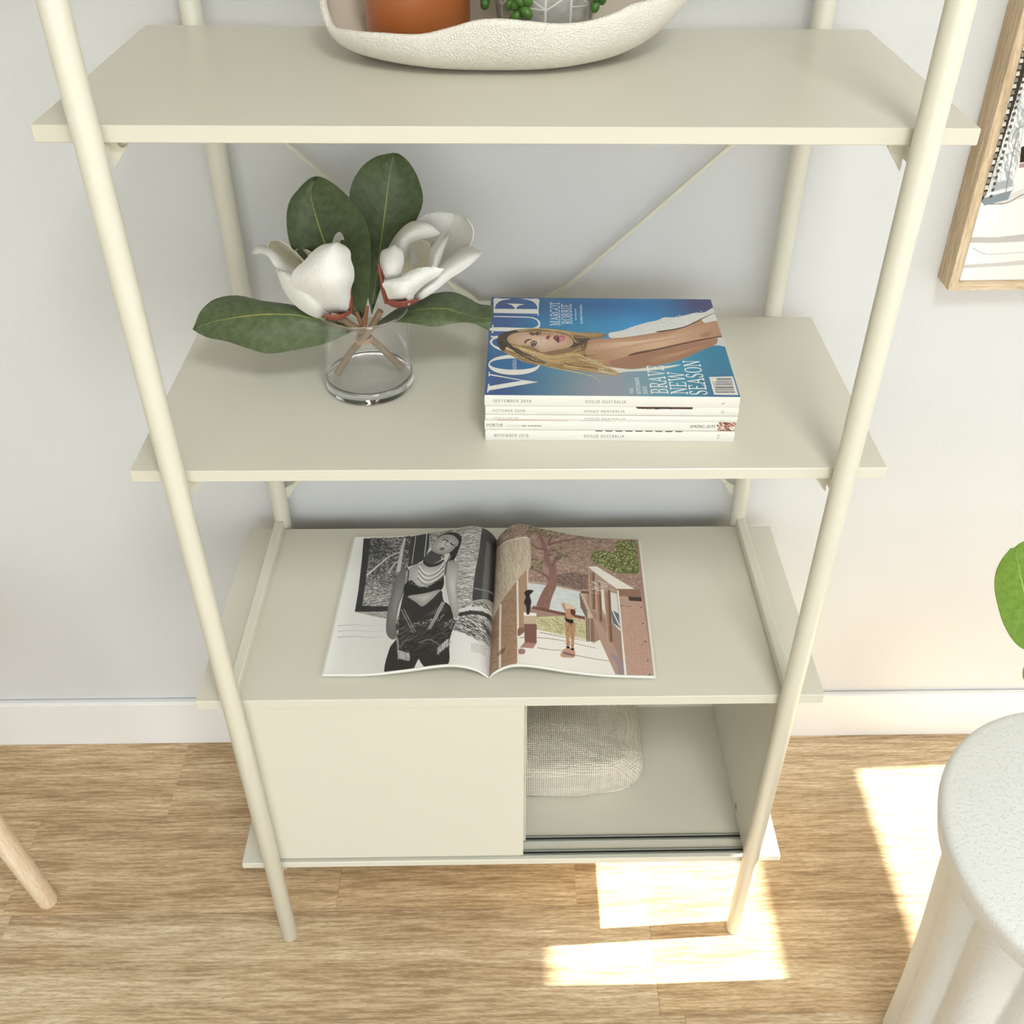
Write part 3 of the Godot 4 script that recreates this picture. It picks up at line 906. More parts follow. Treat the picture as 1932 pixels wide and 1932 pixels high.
	fl(c,"8a4a50",[276,439,285,423,297,419,303,437,296,461,296,499,287,479,279,463])
	sf(c,"b9686f","d98c90",[298,440,312,417,327,432,323,462,311,482,298,499,296,469],5)
	fl(c,"4b2a2c",[290,461,299,440,301,461,296,495,292,481])
	strands(c,"d8b981 ecd3a0 b8935c 7d5f3f e2c590 6a4f36 c9a76c",70,0.004,[91,509,178,551,226,619,312,610,378,546,402,507],[66,592,156,692,232,724,309,752,387,768,528,805])
	strands(c,"d8b981 ecd3a0 b8935c 7d5f3f e2c590 6a4f36 c9a76c",30,0.004,[136,551,201,589,264,626,345,594,392,623,512,755],[118,629,200,672,279,708,358,699,420,720,538,791])
	strands(c,"d8b981 ecd3a0 b8935c 7d5f3f e2c590 6a4f36 c9a76c",26,0.0035,[115,366,201,347,268,351,334,367,399,388,498,392],[142,390,201,359,274,381,333,408,364,460,446,458])
	strands(c,"d8b981 ecd3a0 b8935c 7d5f3f e2c590 6a4f36 c9a76c",26,0.0035,[327,670,374,691,420,705,467,727,506,755,538,791],[310,744,362,765,405,779,448,793,494,806,542,827])
	strands(c,"e6d0a2 d5bb86 cdb07a",9,0.002,[232,724,309,759,371,787,416,822,445,864,450,896],[263,745,340,780,401,808,463,814,494,806,538,791])
	strands(c,"4b3c30 5d4a38 3c3028",26,0.003,[39,467,78,537,117,598,156,651,188,688,232,709],[47,426,77,474,104,537,143,582,200,642,247,701])
	strands(c,"d8b981 ecd3a0 b8935c 7d5f3f e2c590 6a4f36 c9a76c",10,0.0025,[330,375,359,428,364,468,373,499,383,503,389,499],[301,364,346,404,358,436,368,460,371,460,379,459])

func print_left_page(c: Dictionary) -> void:
	fl(c,"6b6966",[105,9,405,8,419,256,348,293,334,449,326,552,145,545,142,428,125,195],false)
	scat(c,"3c3b3a 2f2e2e 8d8b87 b5b3ae 55534f d0cec9 484643",1980,13,5.04,0.5,1.4,[108,13,399,11,413,256,348,293,330,421,140,399,125,195])
	fl(c,"a5a39e",[142,428,319,392,326,552,145,545],false)
	scat(c,"d9d7d2 706e6a 4d4b49 c5c3be 8a8883",836,25,4.32,-0.3,0.4,[137,385,320,356,325,548,145,543])
	sf(c,"3f3e3c","3f3e3c",[119,33,203,26,253,91,216,181,142,165],1)
	sf(c,"4d4c49","4d4c49",[230,113,312,94,339,188,277,243],1)
	sf(c,"55534f","55534f",[146,225,235,219,276,317,192,343],1)
	sf(c,"484643","484643",[336,33,399,15,410,165,372,191],1)
	sf(c,"7d7b77","7d7b77",[212,314,310,290,318,384,250,387],1)
	scat(c,"3c3b3a 2f2e2e 8d8b87 b5b3ae 55534f d0cec9 484643",1500,11,5,0.5,1.4,[108,13,399,11,413,256,348,293,330,421,140,399,125,195])
	sk(c,"cfcdc8",0.016,0.01,[137,313,200,240,265,168,338,135])
	sk(c,"c8c6c1",0.03,0.018,[348,293,348,204,349,120,354,19])
	sk(c,"bcbab5",0.014,0.008,[286,303,303,245,329,210])
	fl(c,"353433",[62,13,109,12,127,195,143,428,148,545,113,585,109,578,103,428,82,187],false)
	fl(c,"383736",[144,541,326,552,332,589,110,585],false)
	fl(c,"b0aea9",[110,586,332,591,341,647,315,639],false)
	scat(c,"6f6d69 d0cec9 8c8a86",132,12,3.6,0,1,[144,592,320,595,327,639])
	fl(c,"3a3937",[405,8,529,-3,537,121,522,211,469,248,411,263],false)
	sk(c,"b9b7b2",0.006,0.006,[430,7,434,243])
	sk(c,"c9c7c2",0.007,0.007,[508,-3,514,194])
	fl(c,"b4b2ad",[526,-8,707,-15,911,-10,903,82,890,272,878,452,877,606,772,635,753,277,677,149,537,121],false)
	scat(c,"e0deda 8b8985 6e6c69 c7c5c0 9d9b97 f0eeea",1540,22,5.76,-0.1,0.5,[715,-1,898,3,890,272,878,452,871,608,777,622,759,279])
	scat(c,"4a4946 e0deda 8b8985 6e6c69",352,10,5.76,0.3,1.4,[530,1,695,-6,678,31,599,31,556,109])
	fl(c,"454443",[901,-10,949,-26,988,-16,999,21,1002,281,1001,496,950,548,891,563,870,555,873,384,889,200])
	sk(c,"6d6b69",0.03,0.04,[949,94,947,281,949,529])
	sk(c,"2c2b2b",0.02,0.02,[985,51,988,308,984,510])
	sk(c,"8a8886",0.012,0.012,[874,480,939,469,998,433])
	fl(c,"a9a7a2",[772,628,1001,496,1011,803,915,822,774,783],false)
	scat(c,"f2f0ec 33312f d5d3cf 4b4947 e5e3df 6a6865",924,30,6.48,0.35,0.5,[781,662,997,543,1008,797,915,816,779,780])
	sk(c,"dcdad5",0.03,0.03,[786,652,872,621,948,603,999,580])
	sk(c,"403f3d",0.03,0.03,[791,678,874,652,944,635,995,614])
	fl(c,"e9e7e2",[762,785,858,820,1007,847,1016,1011,928,1012,761,1012],false)
	sk(c,"d0ceca",0.01,0.004,[19,684,131,677,227,686,325,682])
	sk(c,"d0ceca",0.008,0.0032,[27,723,138,716,234,725,332,721])
	sk(c,"d0ceca",0.012,0.0048,[36,764,146,757,242,767,338,763])
	fl(c,"26241f",[557,152,569,84,600,39,654,20,715,33,758,78,760,136,748,186,725,256,684,260,696,213,611,135])
	sf(c,"6f6d6a","8e8c88",[361,287,398,265,418,301,421,402,405,485,391,558,389,665,386,717,416,765,390,792,354,767,333,717,322,612,321,531,332,435,338,350],6)
	sf(c,"a9a7a2","d2d0cb",[408,288,488,243,557,232,648,249,684,286,667,371,660,476,440,492,409,471,408,358],6)
	sf(c,"a5a39e","d0cec9",[679,266,726,262,759,293,764,388,767,500,782,596,792,675,772,703,736,631,708,532,686,445,676,343],6)
	fl(c,"4b4945",[521,199,557,152,646,192,644,233,549,271,509,235])
	sf(c,"a3a19c","d9d7d2",[556,142,560,88,595,51,639,33,700,53,738,101,741,140,707,179,669,202,617,192,575,164],6)
	sk(c,"26241f",0.009,0.007,[623,79,645,76,673,101])
	sk(c,"26241f",0.009,0.007,[685,111,704,135,722,138])
	sk(c,"55534f",0.005,0.003,[625,60,648,59,673,76])
	sk(c,"55534f",0.006,0.004,[662,95,648,119,661,138,674,136])
	fl(c,"5d5b57",[613,145,637,140,651,154,638,164,619,157])
	sk(c,"8d8b87",0.004,0.004,[615,150,648,155])
	sk(c,"26241f",0.01,0.004,[742,154,735,221,715,276])
	sk(c,"26241f",0.01,0.004,[736,153,715,217,695,273])
	sk(c,"26241f",0.01,0.004,[730,152,696,213,676,270])
	sk(c,"e8e6e1",0.006,0.006,[635,217,663,203,675,224,656,266,642,248,635,217])
	fl(c,"33312e",[518,225,561,264,624,256,651,241,652,258,620,283,557,285,514,247])
	sk(c,"efede8",0.008,0.008,[487,261,522,315,570,341,624,319,657,273])
	sk(c,"8d8b87",0.008,0.008,[487,281,525,334,572,358,626,335,659,293])
	sk(c,"efede8",0.008,0.008,[487,300,527,354,574,374,628,352,661,313])
	sk(c,"8d8b87",0.008,0.008,[487,319,530,373,576,390,629,368,663,332])
	sk(c,"efede8",0.008,0.008,[487,338,532,392,577,406,631,384,665,351])
	sk(c,"8d8b87",0.008,0.008,[487,357,534,411,579,422,633,400,667,371])
	fl(c,"262522",[408,401,448,370,491,415,556,437,627,403,665,377,661,480,556,486,439,494,411,471])
	scat(c,"d9d7d2 e9e7e2 77756f 35332f",374,3.5,3.6,0,3,[426,396,447,366,491,411,555,430,626,395,661,369,658,398,564,451,493,429])
	sk(c,"262522",0.007,0.007,[423,395,419,301,399,269])
	sk(c,"262522",0.007,0.007,[674,372,677,285,682,256])
	sf(c,"a19f9a","c8c6c1",[440,492,556,485,657,477,628,526,549,580,502,545],6)
	fl(c,"353331",[411,471,440,496,502,545,549,581,611,536,661,486,684,562,737,631,763,699,776,732,756,806,750,868,755,1006,638,1017,593,977,569,947,547,1015,379,1023,375,860,407,795,416,739,394,711,402,613])
	sf(c,"353331","615f5b",[537,671,666,654,742,635,682,572,592,634],5)
	sf(c,"353331","55534f",[409,621,482,624,489,671,417,675],4)
	scat(c,"4b4946 23221f 6a6864 2c2a28",572,30,4.32,-0.4,0.5,[419,688,733,722,745,910,576,887,432,855])
	scat(c,"d9d7d2 a3a19c e9e7e2",198,4.5,4.32,0,3,[469,701,669,674,714,647,672,707,495,717])
	scat(c,"d9d7d2 e9e7e2 77756f",132,4,3.6,0,3,[703,718,772,694,767,776,706,750])
	scat(c,"d9d7d2 e9e7e2 77756f",88,4,3.6,0,3,[389,645,407,607,409,738])
	sk(c,"918f8a",0.006,0.006,[410,584,513,762])
	sk(c,"918f8a",0.006,0.006,[427,583,527,757])
	sk(c,"bdbbb6",0.024,0.02,[685,573,650,664,612,752])
	sk(c,"6f6d69",0.006,0.006,[685,573,650,664,612,752])
	fl(c,"b5b3ae",[428,863,511,902,514,949,441,923],false)
	fl(c,"adaba6",[682,885,744,833,749,880,682,935],false)
	scat(c,"7d7b77 d8d6d1",132,15,2.2,1.5,0.1,[428,866,511,902,514,947,441,923])
	scat(c,"7d7b77 d8d6d1",132,15,2.2,1.5,0.1,[686,885,743,836,747,880,685,931])
	sk(c,"6f6d69",0.01,0.006,[444,856,467,816,518,800])
	sk(c,"7d7b77",0.012,0.006,[558,835,627,827,702,881])
	fl(c,"8d8b87",[401,763,423,791,438,855,427,860,412,802])
	fl(c,"e9e7e2",[569,945,614,1010,544,1017],false)
	lines(c,"9d9b97",7,[883,856,973,838,890,914])

func print_right_page(c: Dictionary) -> void:
	scat(c,"8a6a5e b99d90 d3bfae a58578 7d6256 c4aa9a 8d8262",3300,13,5.76,-0.3,0.9,[8,103,1,-30,95,0,265,-30,490,-30,755,-3,978,18,980,397,818,402,630,258,624,418,233,421,235,129])
	fl(c,"b6a38f",[227,432,356,424,567,440,611,420,614,637,475,638,236,617],false)
	fl(c,"d7dcda",[227,450,356,445,418,439,566,451,606,531,650,636,476,628,236,620],false)
	scat(c,"e9edec c3cac9 dfe4e3",484,20,2.88,0.15,0.1,[233,462,418,446,566,461,627,623,476,618,242,609])
	scat(c,"7d665f 5d4c48 957c72 6b5a55",1100,8,5.76,0,3,[419,354,521,305,628,317,624,418,560,438,412,419])
	scat(c,"7d665f b99d90 957c72",352,8,5.04,0,3,[227,422,419,354,418,418,233,435])
	fl(c,"d8cdaa",[278,688,475,638,607,652,599,788,291,775],false)
	scat(c,"9aa066 b9b67f d9d2a8 efe9cf 8a8458 c9b98f",924,15,3.6,0.6,1,[284,687,475,645,601,659,593,776,297,768])
	fl(c,"f3eee6",[172,794,291,769,596,788,648,801,684,778,778,1021,467,1028,167,1024],false)
	sk(c,"a08d82",0.006,0.004,[292,889,355,890,453,879])
	sk(c,"a08d82",0.006,0.004,[527,899,642,909,780,917])
	sk(c,"a08d82",0.006,0.004,[182,836,413,815,658,837])
	sk(c,"a08d82",0.006,0.004,[303,786,472,790,589,795])
	sk(c,"8f6a60",0.085,0.055,[323,615,335,566,356,501,384,432,393,360])
	sk(c,"8f6a60",0.055,0.035,[393,367,385,304,353,252,349,178])
	sk(c,"8f6a60",0.04,0.022,[350,186,331,130,312,80,302,20])
	sk(c,"84625a",0.024,0.012,[388,296,414,223,440,173])
	sk(c,"84625a",0.022,0.005,[357,127,409,96,488,61,568,27,694,12])
	sk(c,"84625a",0.022,0.01,[350,167,293,169,238,136])
	sk(c,"84625a",0.026,0.016,[372,393,319,358,238,339])
	sk(c,"84625a",0.02,0.008,[363,122,380,56,423,14])
	sk(c,"84625a",0.012,0.006,[235,144,221,72,253,40])
	scat(c,"b58f82 74544c",154,15,2.88,1.5,0.4,[320,602,356,494,387,389,396,416,362,520,344,597])
	scat(c,"6f6a45 8d8a5a 5a4b3c 7d6a50 b1a877 4b4232",300,14,6,0.6,2,[148,13,265,-30,457,-26,489,31,357,69,214,81])
	scat(c,"6f6a45 8d8a5a 5a4b3c 7d6a50 b1a877 4b4232",120,14,6,0.6,2,[370,143,461,122,498,191,433,234,370,204])
	scat(c,"6f6a45 8d8a5a 5a4b3c 7d6a50 b1a877 4b4232",110,14,6,0.6,2,[240,262,319,253,331,330,257,360])
	scat(c,"6f6a45 8d8a5a 5a4b3c 7d6a50 b1a877 4b4232",40,14,6,0.6,2,[543,-12,622,-3,594,34])
	scat(c,"6f6a45 8d8a5a 5a4b3c 7d6a50 b1a877 4b4232",30,14,6,0.6,2,[708,5,767,9,726,39])
	scat(c,"6f6a45 8d8a5a 5a4b3c 7d6a50 b1a877 4b4232",50,14,6,0.6,2,[50,2,116,19,66,87])
	fl(c,"6d7340",[838,33,899,14,978,18,982,146,976,274,902,283,827,278,753,245,703,219,657,179,682,122,748,104,826,112])
	scat(c,"d5d79a 9aa05c 3d4226 b9bf78 4b5230 e8e6b8 2f3320",1430,8,5.04,0.6,2,[838,33,899,16,977,22,974,267,827,271,703,219,660,178,682,122,826,112])
	fl(c,"cfc0a9",[1,91,21,94,67,106,132,121,221,99,236,129,239,328,160,437,95,513,49,564,4,646,8,377])
	scat(c,"b9a890 ddd0bb a8967f e6dac8",440,40,2.88,1.45,0.12,[12,128,132,132,221,114,231,322,159,423,54,548,18,563])
	sk(c,"efe6d6",0.012,0.012,[6,103,67,103,132,118,221,97])
	fl(c,"a3836b",[0,632,49,571,66,1001,12,1017],false)
	fl(c,"aa8a71",[55,565,154,443,176,990,74,1000],false)
	fl(c,"b09176",[162,430,220,349,230,663,204,774,175,778],false)
	scat(c,"8d6e58 bfa088 9a7b64",572,9,3.6,0.3,2,[58,578,151,457,173,979,76,989])
	scat(c,"8d6e58 bfa088",198,9,3.6,0.3,2,[4,646,43,586,62,988,17,999])
	sk(c,"f0e8dc",0.014,0.014,[52,566,57,757,67,996])
	sk(c,"f0e8dc",0.012,0.012,[157,440,166,668,177,990])
	sk(c,"e6dccd",0.008,0.008,[222,349,227,532])
	sk(c,"7d5f50",0.008,0.008,[175,772,204,772])
	sk(c,"7d5f50",0.008,0.008,[175,788,204,788])
	sk(c,"7d5f50",0.008,0.008,[175,804,204,804])
	fl(c,"8d6b5b",[172,775,207,774,207,798,173,824])
	fl(c,"b0877a",[211,864,287,859,266,897,184,900],false)
	fl(c,"a08078",[181,908,215,910,213,937,179,938])
	fl(c,"845f54",[208,741,285,733,287,861,213,866],false)
	fl(c,"d0b79f",[204,686,284,676,285,733,206,743],false)
	fl(c,"f4efe8",[201,665,284,657,284,678,204,688],false)
	fl(c,"2f2a2d",[204,528,219,506,240,499,263,501,253,520,240,539,250,581,245,622,238,670,222,672,218,623,204,595,214,554])
	fl(c,"7d5347",[260,610,649,630,645,650,260,632],false)
	fl(c,"d0b9a6",[565,441,579,442,648,623,647,810,596,782,596,633],false)
	sk(c,"7d675c",0.007,0.007,[569,461,574,570])
	sk(c,"7d675c",0.007,0.007,[577,483,581,585])
	sk(c,"7d675c",0.007,0.007,[586,505,588,600])
	sk(c,"7d675c",0.007,0.007,[594,527,594,615])
	sk(c,"7d675c",0.007,0.007,[602,549,601,630])
	sk(c,"7d675c",0.007,0.007,[611,571,608,645])
	sk(c,"84695c",0.01,0.01,[607,638,603,800])
	sk(c,"84695c",0.01,0.01,[620,637,616,798])
	sk(c,"84695c",0.01,0.01,[635,635,631,796])
	sk(c,"84695c",0.01,0.01,[647,633,642,795])
	fl(c,"6d4c44",[576,442,632,441,631,455,578,460],false)
	fl(c,"b39a87",[633,265,736,305,821,405,831,712,717,620,635,568],false)
	fl(c,"e3e1da",[669,383,729,420,815,444,819,713,719,586],false)
	fl(c,"b79989",[645,627,691,655,765,798,846,1019,775,1021,684,778],false)
	fl(c,"9f8e93",[743,867,779,938,790,1021,846,1019,804,901])
	fl(c,"a5836f",[636,272,676,310,669,567,638,571],false)
	sk(c,"7d5c4d",0.014,0.014,[668,289,658,569])
	sk(c,"c4a692",0.006,0.006,[636,272,638,571])
	fl(c,"a5836f",[676,339,712,379,710,657,678,653],false)
	sk(c,"7d5c4d",0.014,0.014,[705,358,699,651])
	sk(c,"c4a692",0.006,0.006,[676,339,678,653])
	fl(c,"a5836f",[732,378,775,400,767,795,736,788],false)
	sk(c,"7d5c4d",0.014,0.014,[765,388,756,787])
	sk(c,"c4a692",0.006,0.006,[732,378,736,788])
	fl(c,"6a7478",[769,560,816,588,818,690,775,656],false)
	sk(c,"e6eaea",0.008,0.008,[776,563,816,674])
	fl(c,"efe8df",[632,248,692,235,936,402,824,407,734,334],false)
	fl(c,"c3a090",[823,405,979,406,1000,1014,835,1019,831,712,826,465],false)
	scat(c,"b89787 c9a999 b29080",1100,8,3.6,0.2,2,[831,471,972,481,990,1003,842,1007])
	fl(c,"96735f",[823,404,978,404,978,462,826,459],false)
	fl(c,"4d3f38",[889,461,978,463,978,495,895,492],false)
	sk(c,"8d6a58",0.005,0.005,[830,530,906,535])
	fl(c,"4d3f38",[975,536,973,540,969,542,966,540,965,536,967,533,970,531,974,532])
	fl(c,"4d3f38",[975,653,973,657,970,659,967,657,966,653,967,650,971,648,974,649])
	fl(c,"4d3f38",[976,779,974,782,970,784,967,782,966,779,968,775,971,774,975,775])
	fl(c,"4d3f38",[979,903,977,907,974,908,971,907,970,904,971,900,975,899,978,900])
	fl(c,"4d3f38",[981,994,979,998,976,999,973,998,972,995,973,991,977,990,980,991])
	fl(c,"f3efe8",[820,416,830,415,831,712,836,1019,821,1020,822,713],false)
	scat(c,"efe6dc f7f0e8",57,30,2.88,0.4,0.6,[671,340,783,367,779,417,653,456])
	fl(c,"c49a86",[453,873,488,857,520,866,523,908,487,921,434,919])
	fl(c,"8d6f6a",[459,887,519,897,516,909,453,900])
	fl(c,"c0906f",[468,672,499,674,531,695,524,773,516,858,503,860,502,776,497,732,490,849,474,851,469,749])
	scat(c,"7d5540 e0b796",286,6,2.2,0.8,0.2,[472,685,525,696,515,842,471,836])
	fl(c,"c8967a",[470,610,495,582,516,589,535,609,517,651,478,659])
	sk(c,"c8967a",0.022,0.018,[479,611,462,581,452,556])
	sk(c,"c8967a",0.018,0.018,[453,556,495,572])
	sk(c,"c8967a",0.016,0.016,[527,610,531,576])
	fl(c,"5b3a30",[504,587,534,596,530,630,509,626])
	fl(c,"ddc6ae",[468,561,496,547,532,570,528,584,501,588,474,576])
	fl(c,"231f22",[470,634,478,659,518,663,511,690,471,675])
	fl(c,"2f2a2d",[471,849,488,847,494,859,474,861])
	fl(c,"2f2a2d",[501,858,517,856,520,866,502,869])
	lines(c,"5d4538",8,[63,883,103,882,42,917])

func print_canvas(c: Dictionary) -> void:
	fl(c,"c2bdb6",[-6,891,83,892,263,877,272,900,88,906,-3,905],false)
	fl(c,"cfcac3",[-6,960,107,956,290,942,297,958,110,965,-6,969],false)
	fl(c,"dcd8d1",[2,818,121,776,209,751,225,790,130,799,53,813],false)
	sk(c,"8d8880",0.004,0.003,[10,812,80,810,130,789,220,777])
	sk(c,"bdb6ad",0.003,0.002,[14,918,53,932,99,934,186,930])
	fl(c,"d6d5d1",[-2,460,42,460,89,783,12,798,0,787,9,697],false)
	scat(c,"b9bcbb eeedea a4a8a8 f6f5f2",300,26,6,1.2,0.5,[17,517,39,475,80,760,22,770])
	fl(c,"aab0b2",[22,763,78,755,84,776,24,787],false)
	fl(c,"8a9498",[4,798,86,780,82,802,13,815,-1,806],false)
	fl(c,"f0efec",[10,787,83,772,85,781,6,796],false)
	fl(c,"3c332c",[-1,461,9,445,25,484,10,788,3,802,-3,808,0,778,2,605],false)
	fl(c,"d8d4ca",[0,451,10,450,12,458,1,459],false)
	fl(c,"5d554c",[21,457,29,456,30,462,23,463],false)
	fl(c,"8d857b",[0,463,10,462,12,470,1,471],false)
	fl(c,"5d554c",[21,469,29,468,30,474,23,475],false)
	fl(c,"d8d4ca",[0,475,10,474,12,482,1,484],false)
	fl(c,"5d554c",[21,481,30,480,30,486,23,487],false)
	fl(c,"8d857b",[-1,487,10,486,12,495,1,496],false)
	fl(c,"5d554c",[21,494,30,493,30,499,23,500],false)
	fl(c,"d8d4ca",[-1,500,9,499,12,507,1,508],false)
	fl(c,"5d554c",[21,506,30,505,30,511,23,512],false)
	fl(c,"8d857b",[-1,512,9,511,12,520,1,521],false)
	fl(c,"5d554c",[21,519,30,518,30,524,23,525],false)
	fl(c,"d8d4ca",[-1,525,9,524,12,533,1,534],false)
	fl(c,"5d554c",[21,531,30,530,30,536,23,538],false)
	fl(c,"8d857b",[-1,538,9,537,12,545,1,547],false)
	fl(c,"5d554c",[21,544,30,543,30,549,23,550],false)
	fl(c,"d8d4ca",[-1,551,9,549,12,558,1,559],false)
	fl(c,"5d554c",[21,557,30,556,30,562,23,563],false)
	fl(c,"8d857b",[-1,564,9,562,12,571,1,572],false)
	fl(c,"5d554c",[21,570,30,569,30,575,23,576],false)
	fl(c,"d8d4ca",[-1,577,9,575,12,584,1,585],false)
	fl(c,"5d554c",[21,583,30,582,31,588,23,589],false)
	fl(c,"8d857b",[-1,590,9,588,12,597,0,599],false)
	fl(c,"5d554c",[21,596,30,595,31,601,23,603],false)
	fl(c,"d8d4ca",[-1,603,9,602,12,611,0,612],false)
	fl(c,"5d554c",[21,609,30,608,31,615,23,616],false)
	fl(c,"8d857b",[-1,616,9,615,12,624,0,625],false)
	fl(c,"5d554c",[21,623,30,622,31,628,23,629],false)
	fl(c,"d8d4ca",[-1,630,9,628,12,637,0,639],false)
	fl(c,"5d554c",[21,636,30,635,31,642,23,643],false)
	fl(c,"8d857b",[-1,643,9,642,12,651,0,652],false)
	fl(c,"5d554c",[21,650,30,649,31,655,23,656],false)
	fl(c,"d8d4ca",[-2,657,9,655,12,665,0,666],false)
	fl(c,"5d554c",[21,663,30,662,31,669,23,670],false)
	fl(c,"8d857b",[-2,670,9,669,12,678,0,680],false)
	fl(c,"5d554c",[21,677,30,676,31,683,23,684],false)
	fl(c,"d8d4ca",[-2,684,9,683,12,692,0,694],false)
	fl(c,"5d554c",[21,691,30,690,31,697,23,698],false)
	fl(c,"8d857b",[-2,698,9,697,12,706,0,708],false)
	fl(c,"5d554c",[21,705,30,704,31,711,23,712],false)
	fl(c,"d8d4ca",[-2,712,9,711,11,720,0,722],false)
	fl(c,"5d554c",[21,719,30,718,31,725,23,726],false)
	fl(c,"8d857b",[-2,726,9,725,11,735,0,736],false)
	fl(c,"5d554c",[21,733,30,732,31,739,23,740],false)
	fl(c,"d8d4ca",[-2,740,9,739,11,749,0,750],false)
	fl(c,"5d554c",[21,748,30,746,31,753,23,755],false)
	fl(c,"8d857b",[-2,755,9,753,11,763,0,765],false)
	fl(c,"5d554c",[21,762,30,761,31,768,23,769],false)
	fl(c,"d8d4ca",[-2,769,9,768,11,778,-1,779],false)
	fl(c,"5d554c",[21,776,30,775,31,782,23,784],false)
	fl(c,"8d857b",[-2,784,9,782,11,792,-1,794],false)
	fl(c,"5d554c",[21,791,30,790,31,797,23,798],false)
	sk(c,"8a8d8d",0.003,0.003,[52,641,60,732,71,799])
	fl(c,"33291f",[76,684,126,665,146,712,85,718],false)
	fl(c,"a58f88",[86,720,146,714,151,724,87,730],false)


# ------------------------------------------------------------------ the room
func build_room() -> void:
	var st := mb()
	bx(st, Vector3((ROOM_L + XW) / 2.0, ROOM_H / 2.0, -0.06), Vector3(XW - ROOM_L + 0.3, ROOM_H, 0.12), 0.0)
	struct("wall_back", st, M.wall)
	st = mb()
	bx(st, Vector3(ROOM_L - 0.06, ROOM_H / 2.0, ROOM_F / 2.0), Vector3(0.12, ROOM_H, ROOM_F), 0.0)
	struct("wall_left", st, M.wall)
	st = mb()
	bx(st, Vector3((ROOM_L + XW) / 2.0, ROOM_H + 0.06, ROOM_F / 2.0), Vector3(XW - ROOM_L + 0.3, 0.12, ROOM_F + 0.3), 0.0)
	struct("ceiling", st, M.ceiling)
	# window wall at the right: a tall sliding window, and a small one close to the back corner
	st = mb()
	var wx := XW + 0.06
	var zs := [0.0, 0.5, 0.95, 3.3, ROOM_F]
	bx(st, Vector3(wx, 0.275, 0.25), Vector3(0.12, 0.55, 0.5), 0.0)
	bx(st, Vector3(wx, (1.45 + ROOM_H) / 2.0, 0.25), Vector3(0.12, ROOM_H - 1.45, 0.5), 0.0)
	bx(st, Vector3(wx, ROOM_H / 2.0, 0.725), Vector3(0.12, ROOM_H, 0.45), 0.0)
	bx(st, Vector3(wx, (2.4 + ROOM_H) / 2.0, 2.125), Vector3(0.12, ROOM_H - 2.4, 2.35), 0.0)
	bx(st, Vector3(wx, ROOM_H / 2.0, (3.3 + ROOM_F) / 2.0), Vector3(0.12, ROOM_H, ROOM_F - 3.3), 0.0)
	struct("wall_right", st, M.wall)
	st = mb()
	bx(st, Vector3((ROOM_L - 1.7) / 2.0, ROOM_H / 2.0, ROOM_F + 0.06), Vector3(-1.7 - ROOM_L, ROOM_H, 0.12), 0.0)
	bx(st, Vector3(1.95, ROOM_H / 2.0, ROOM_F + 0.06), Vector3(0.1, ROOM_H, 0.12), 0.0)
	bx(st, Vector3(0.1, 0.05, ROOM_F + 0.06), Vector3(3.6, 0.1, 0.12), 0.0)
	bx(st, Vector3(0.1, (2.58 + ROOM_H) / 2.0, ROOM_F + 0.06), Vector3(3.6, ROOM_H - 2.58, 0.12), 0.0)
	struct("wall_front", st, M.wall)
	# windows: root, frame, panes
	var w := Node3D.new()
	w.name = "window_1"
	tag(w, "", "", "", "structure")
	add_child(w)
	st = mb()
	for z in [0.97, 2.1, 3.28]:
		bx(st, Vector3(XW + 0.05, 1.2, z), Vector3(0.05, 2.4, 0.05), 0.003)
	bx(st, Vector3(XW + 0.05, 0.03, 2.125), Vector3(0.05, 0.06, 2.35), 0.003)
	bx(st, Vector3(XW + 0.05, 2.37, 2.125), Vector3(0.05, 0.06, 2.35), 0.003)
	obj("window_frame", st, M.frame_paint, w)
	for z in [1.535, 2.69]:
		box("pane", Vector3(XW + 0.05, 1.2, z), Vector3(0.004, 2.3, 1.1), M.pane, w, 0.0)
	w = Node3D.new()
	w.name = "window_2"
	tag(w, "", "", "", "structure")
	add_child(w)
	st = mb()
	for b in [[0.55, 0.69, 0.0, 0.5], [0.926, 1.05, 0.0, 0.5], [1.275, 1.45, 0.0, 0.5], [0.69, 1.275, 0.0, 0.022], [0.69, 1.275, 0.48, 0.5]]:
		bx(st, Vector3(XW + 0.01, (b[0] + b[1]) / 2.0, (b[2] + b[3]) / 2.0), Vector3(0.02, b[1] - b[0], b[3] - b[2]), 0.0)
	obj("window_frame", st, M.frame_paint, w)
	for b in [[0.69, 0.926], [1.05, 1.275]]:
		box("pane", Vector3(XW + 0.01, (b[0] + b[1]) / 2.0, 0.251), Vector3(0.004, b[1] - b[0], 0.458), M.pane, w, 0.0)
	w = Node3D.new()
	w.name = "window_3"
	tag(w, "", "", "", "structure")
	add_child(w)
	st = mb()
	for x in [-1.675, -0.5, 0.7, 1.875]:
		bx(st, Vector3(x, 1.34, ROOM_F + 0.05), Vector3(0.05, 2.48, 0.05), 0.003)
	for y in [0.125, 2.555]:
		bx(st, Vector3(0.1, y, ROOM_F + 0.05), Vector3(3.6, 0.05, 0.05), 0.003)
	obj("window_frame", st, M.frame_paint, w)
	for x in [-1.0875, 0.1, 1.2875]:
		box("pane", Vector3(x, 1.34, ROOM_F + 0.05), Vector3(1.13, 2.38, 0.004), M.pane, w, 0.0)
	var sheer := []
	for i in 2:
		var row := []
		for j in 121:
			var z := lerpf(0.9, 3.37, j / 120.0)
			row.append(Vector3(XW - 0.06 + 0.022 * sin(z * 44.0) + 0.008 * sin(z * 17.0), lerpf(0.012, 2.5, i), z))
		sheer.append(row)
	var cloth := mb()
	sheet(cloth, sheer, 0.0006, Vector3(-1, 0, 0))
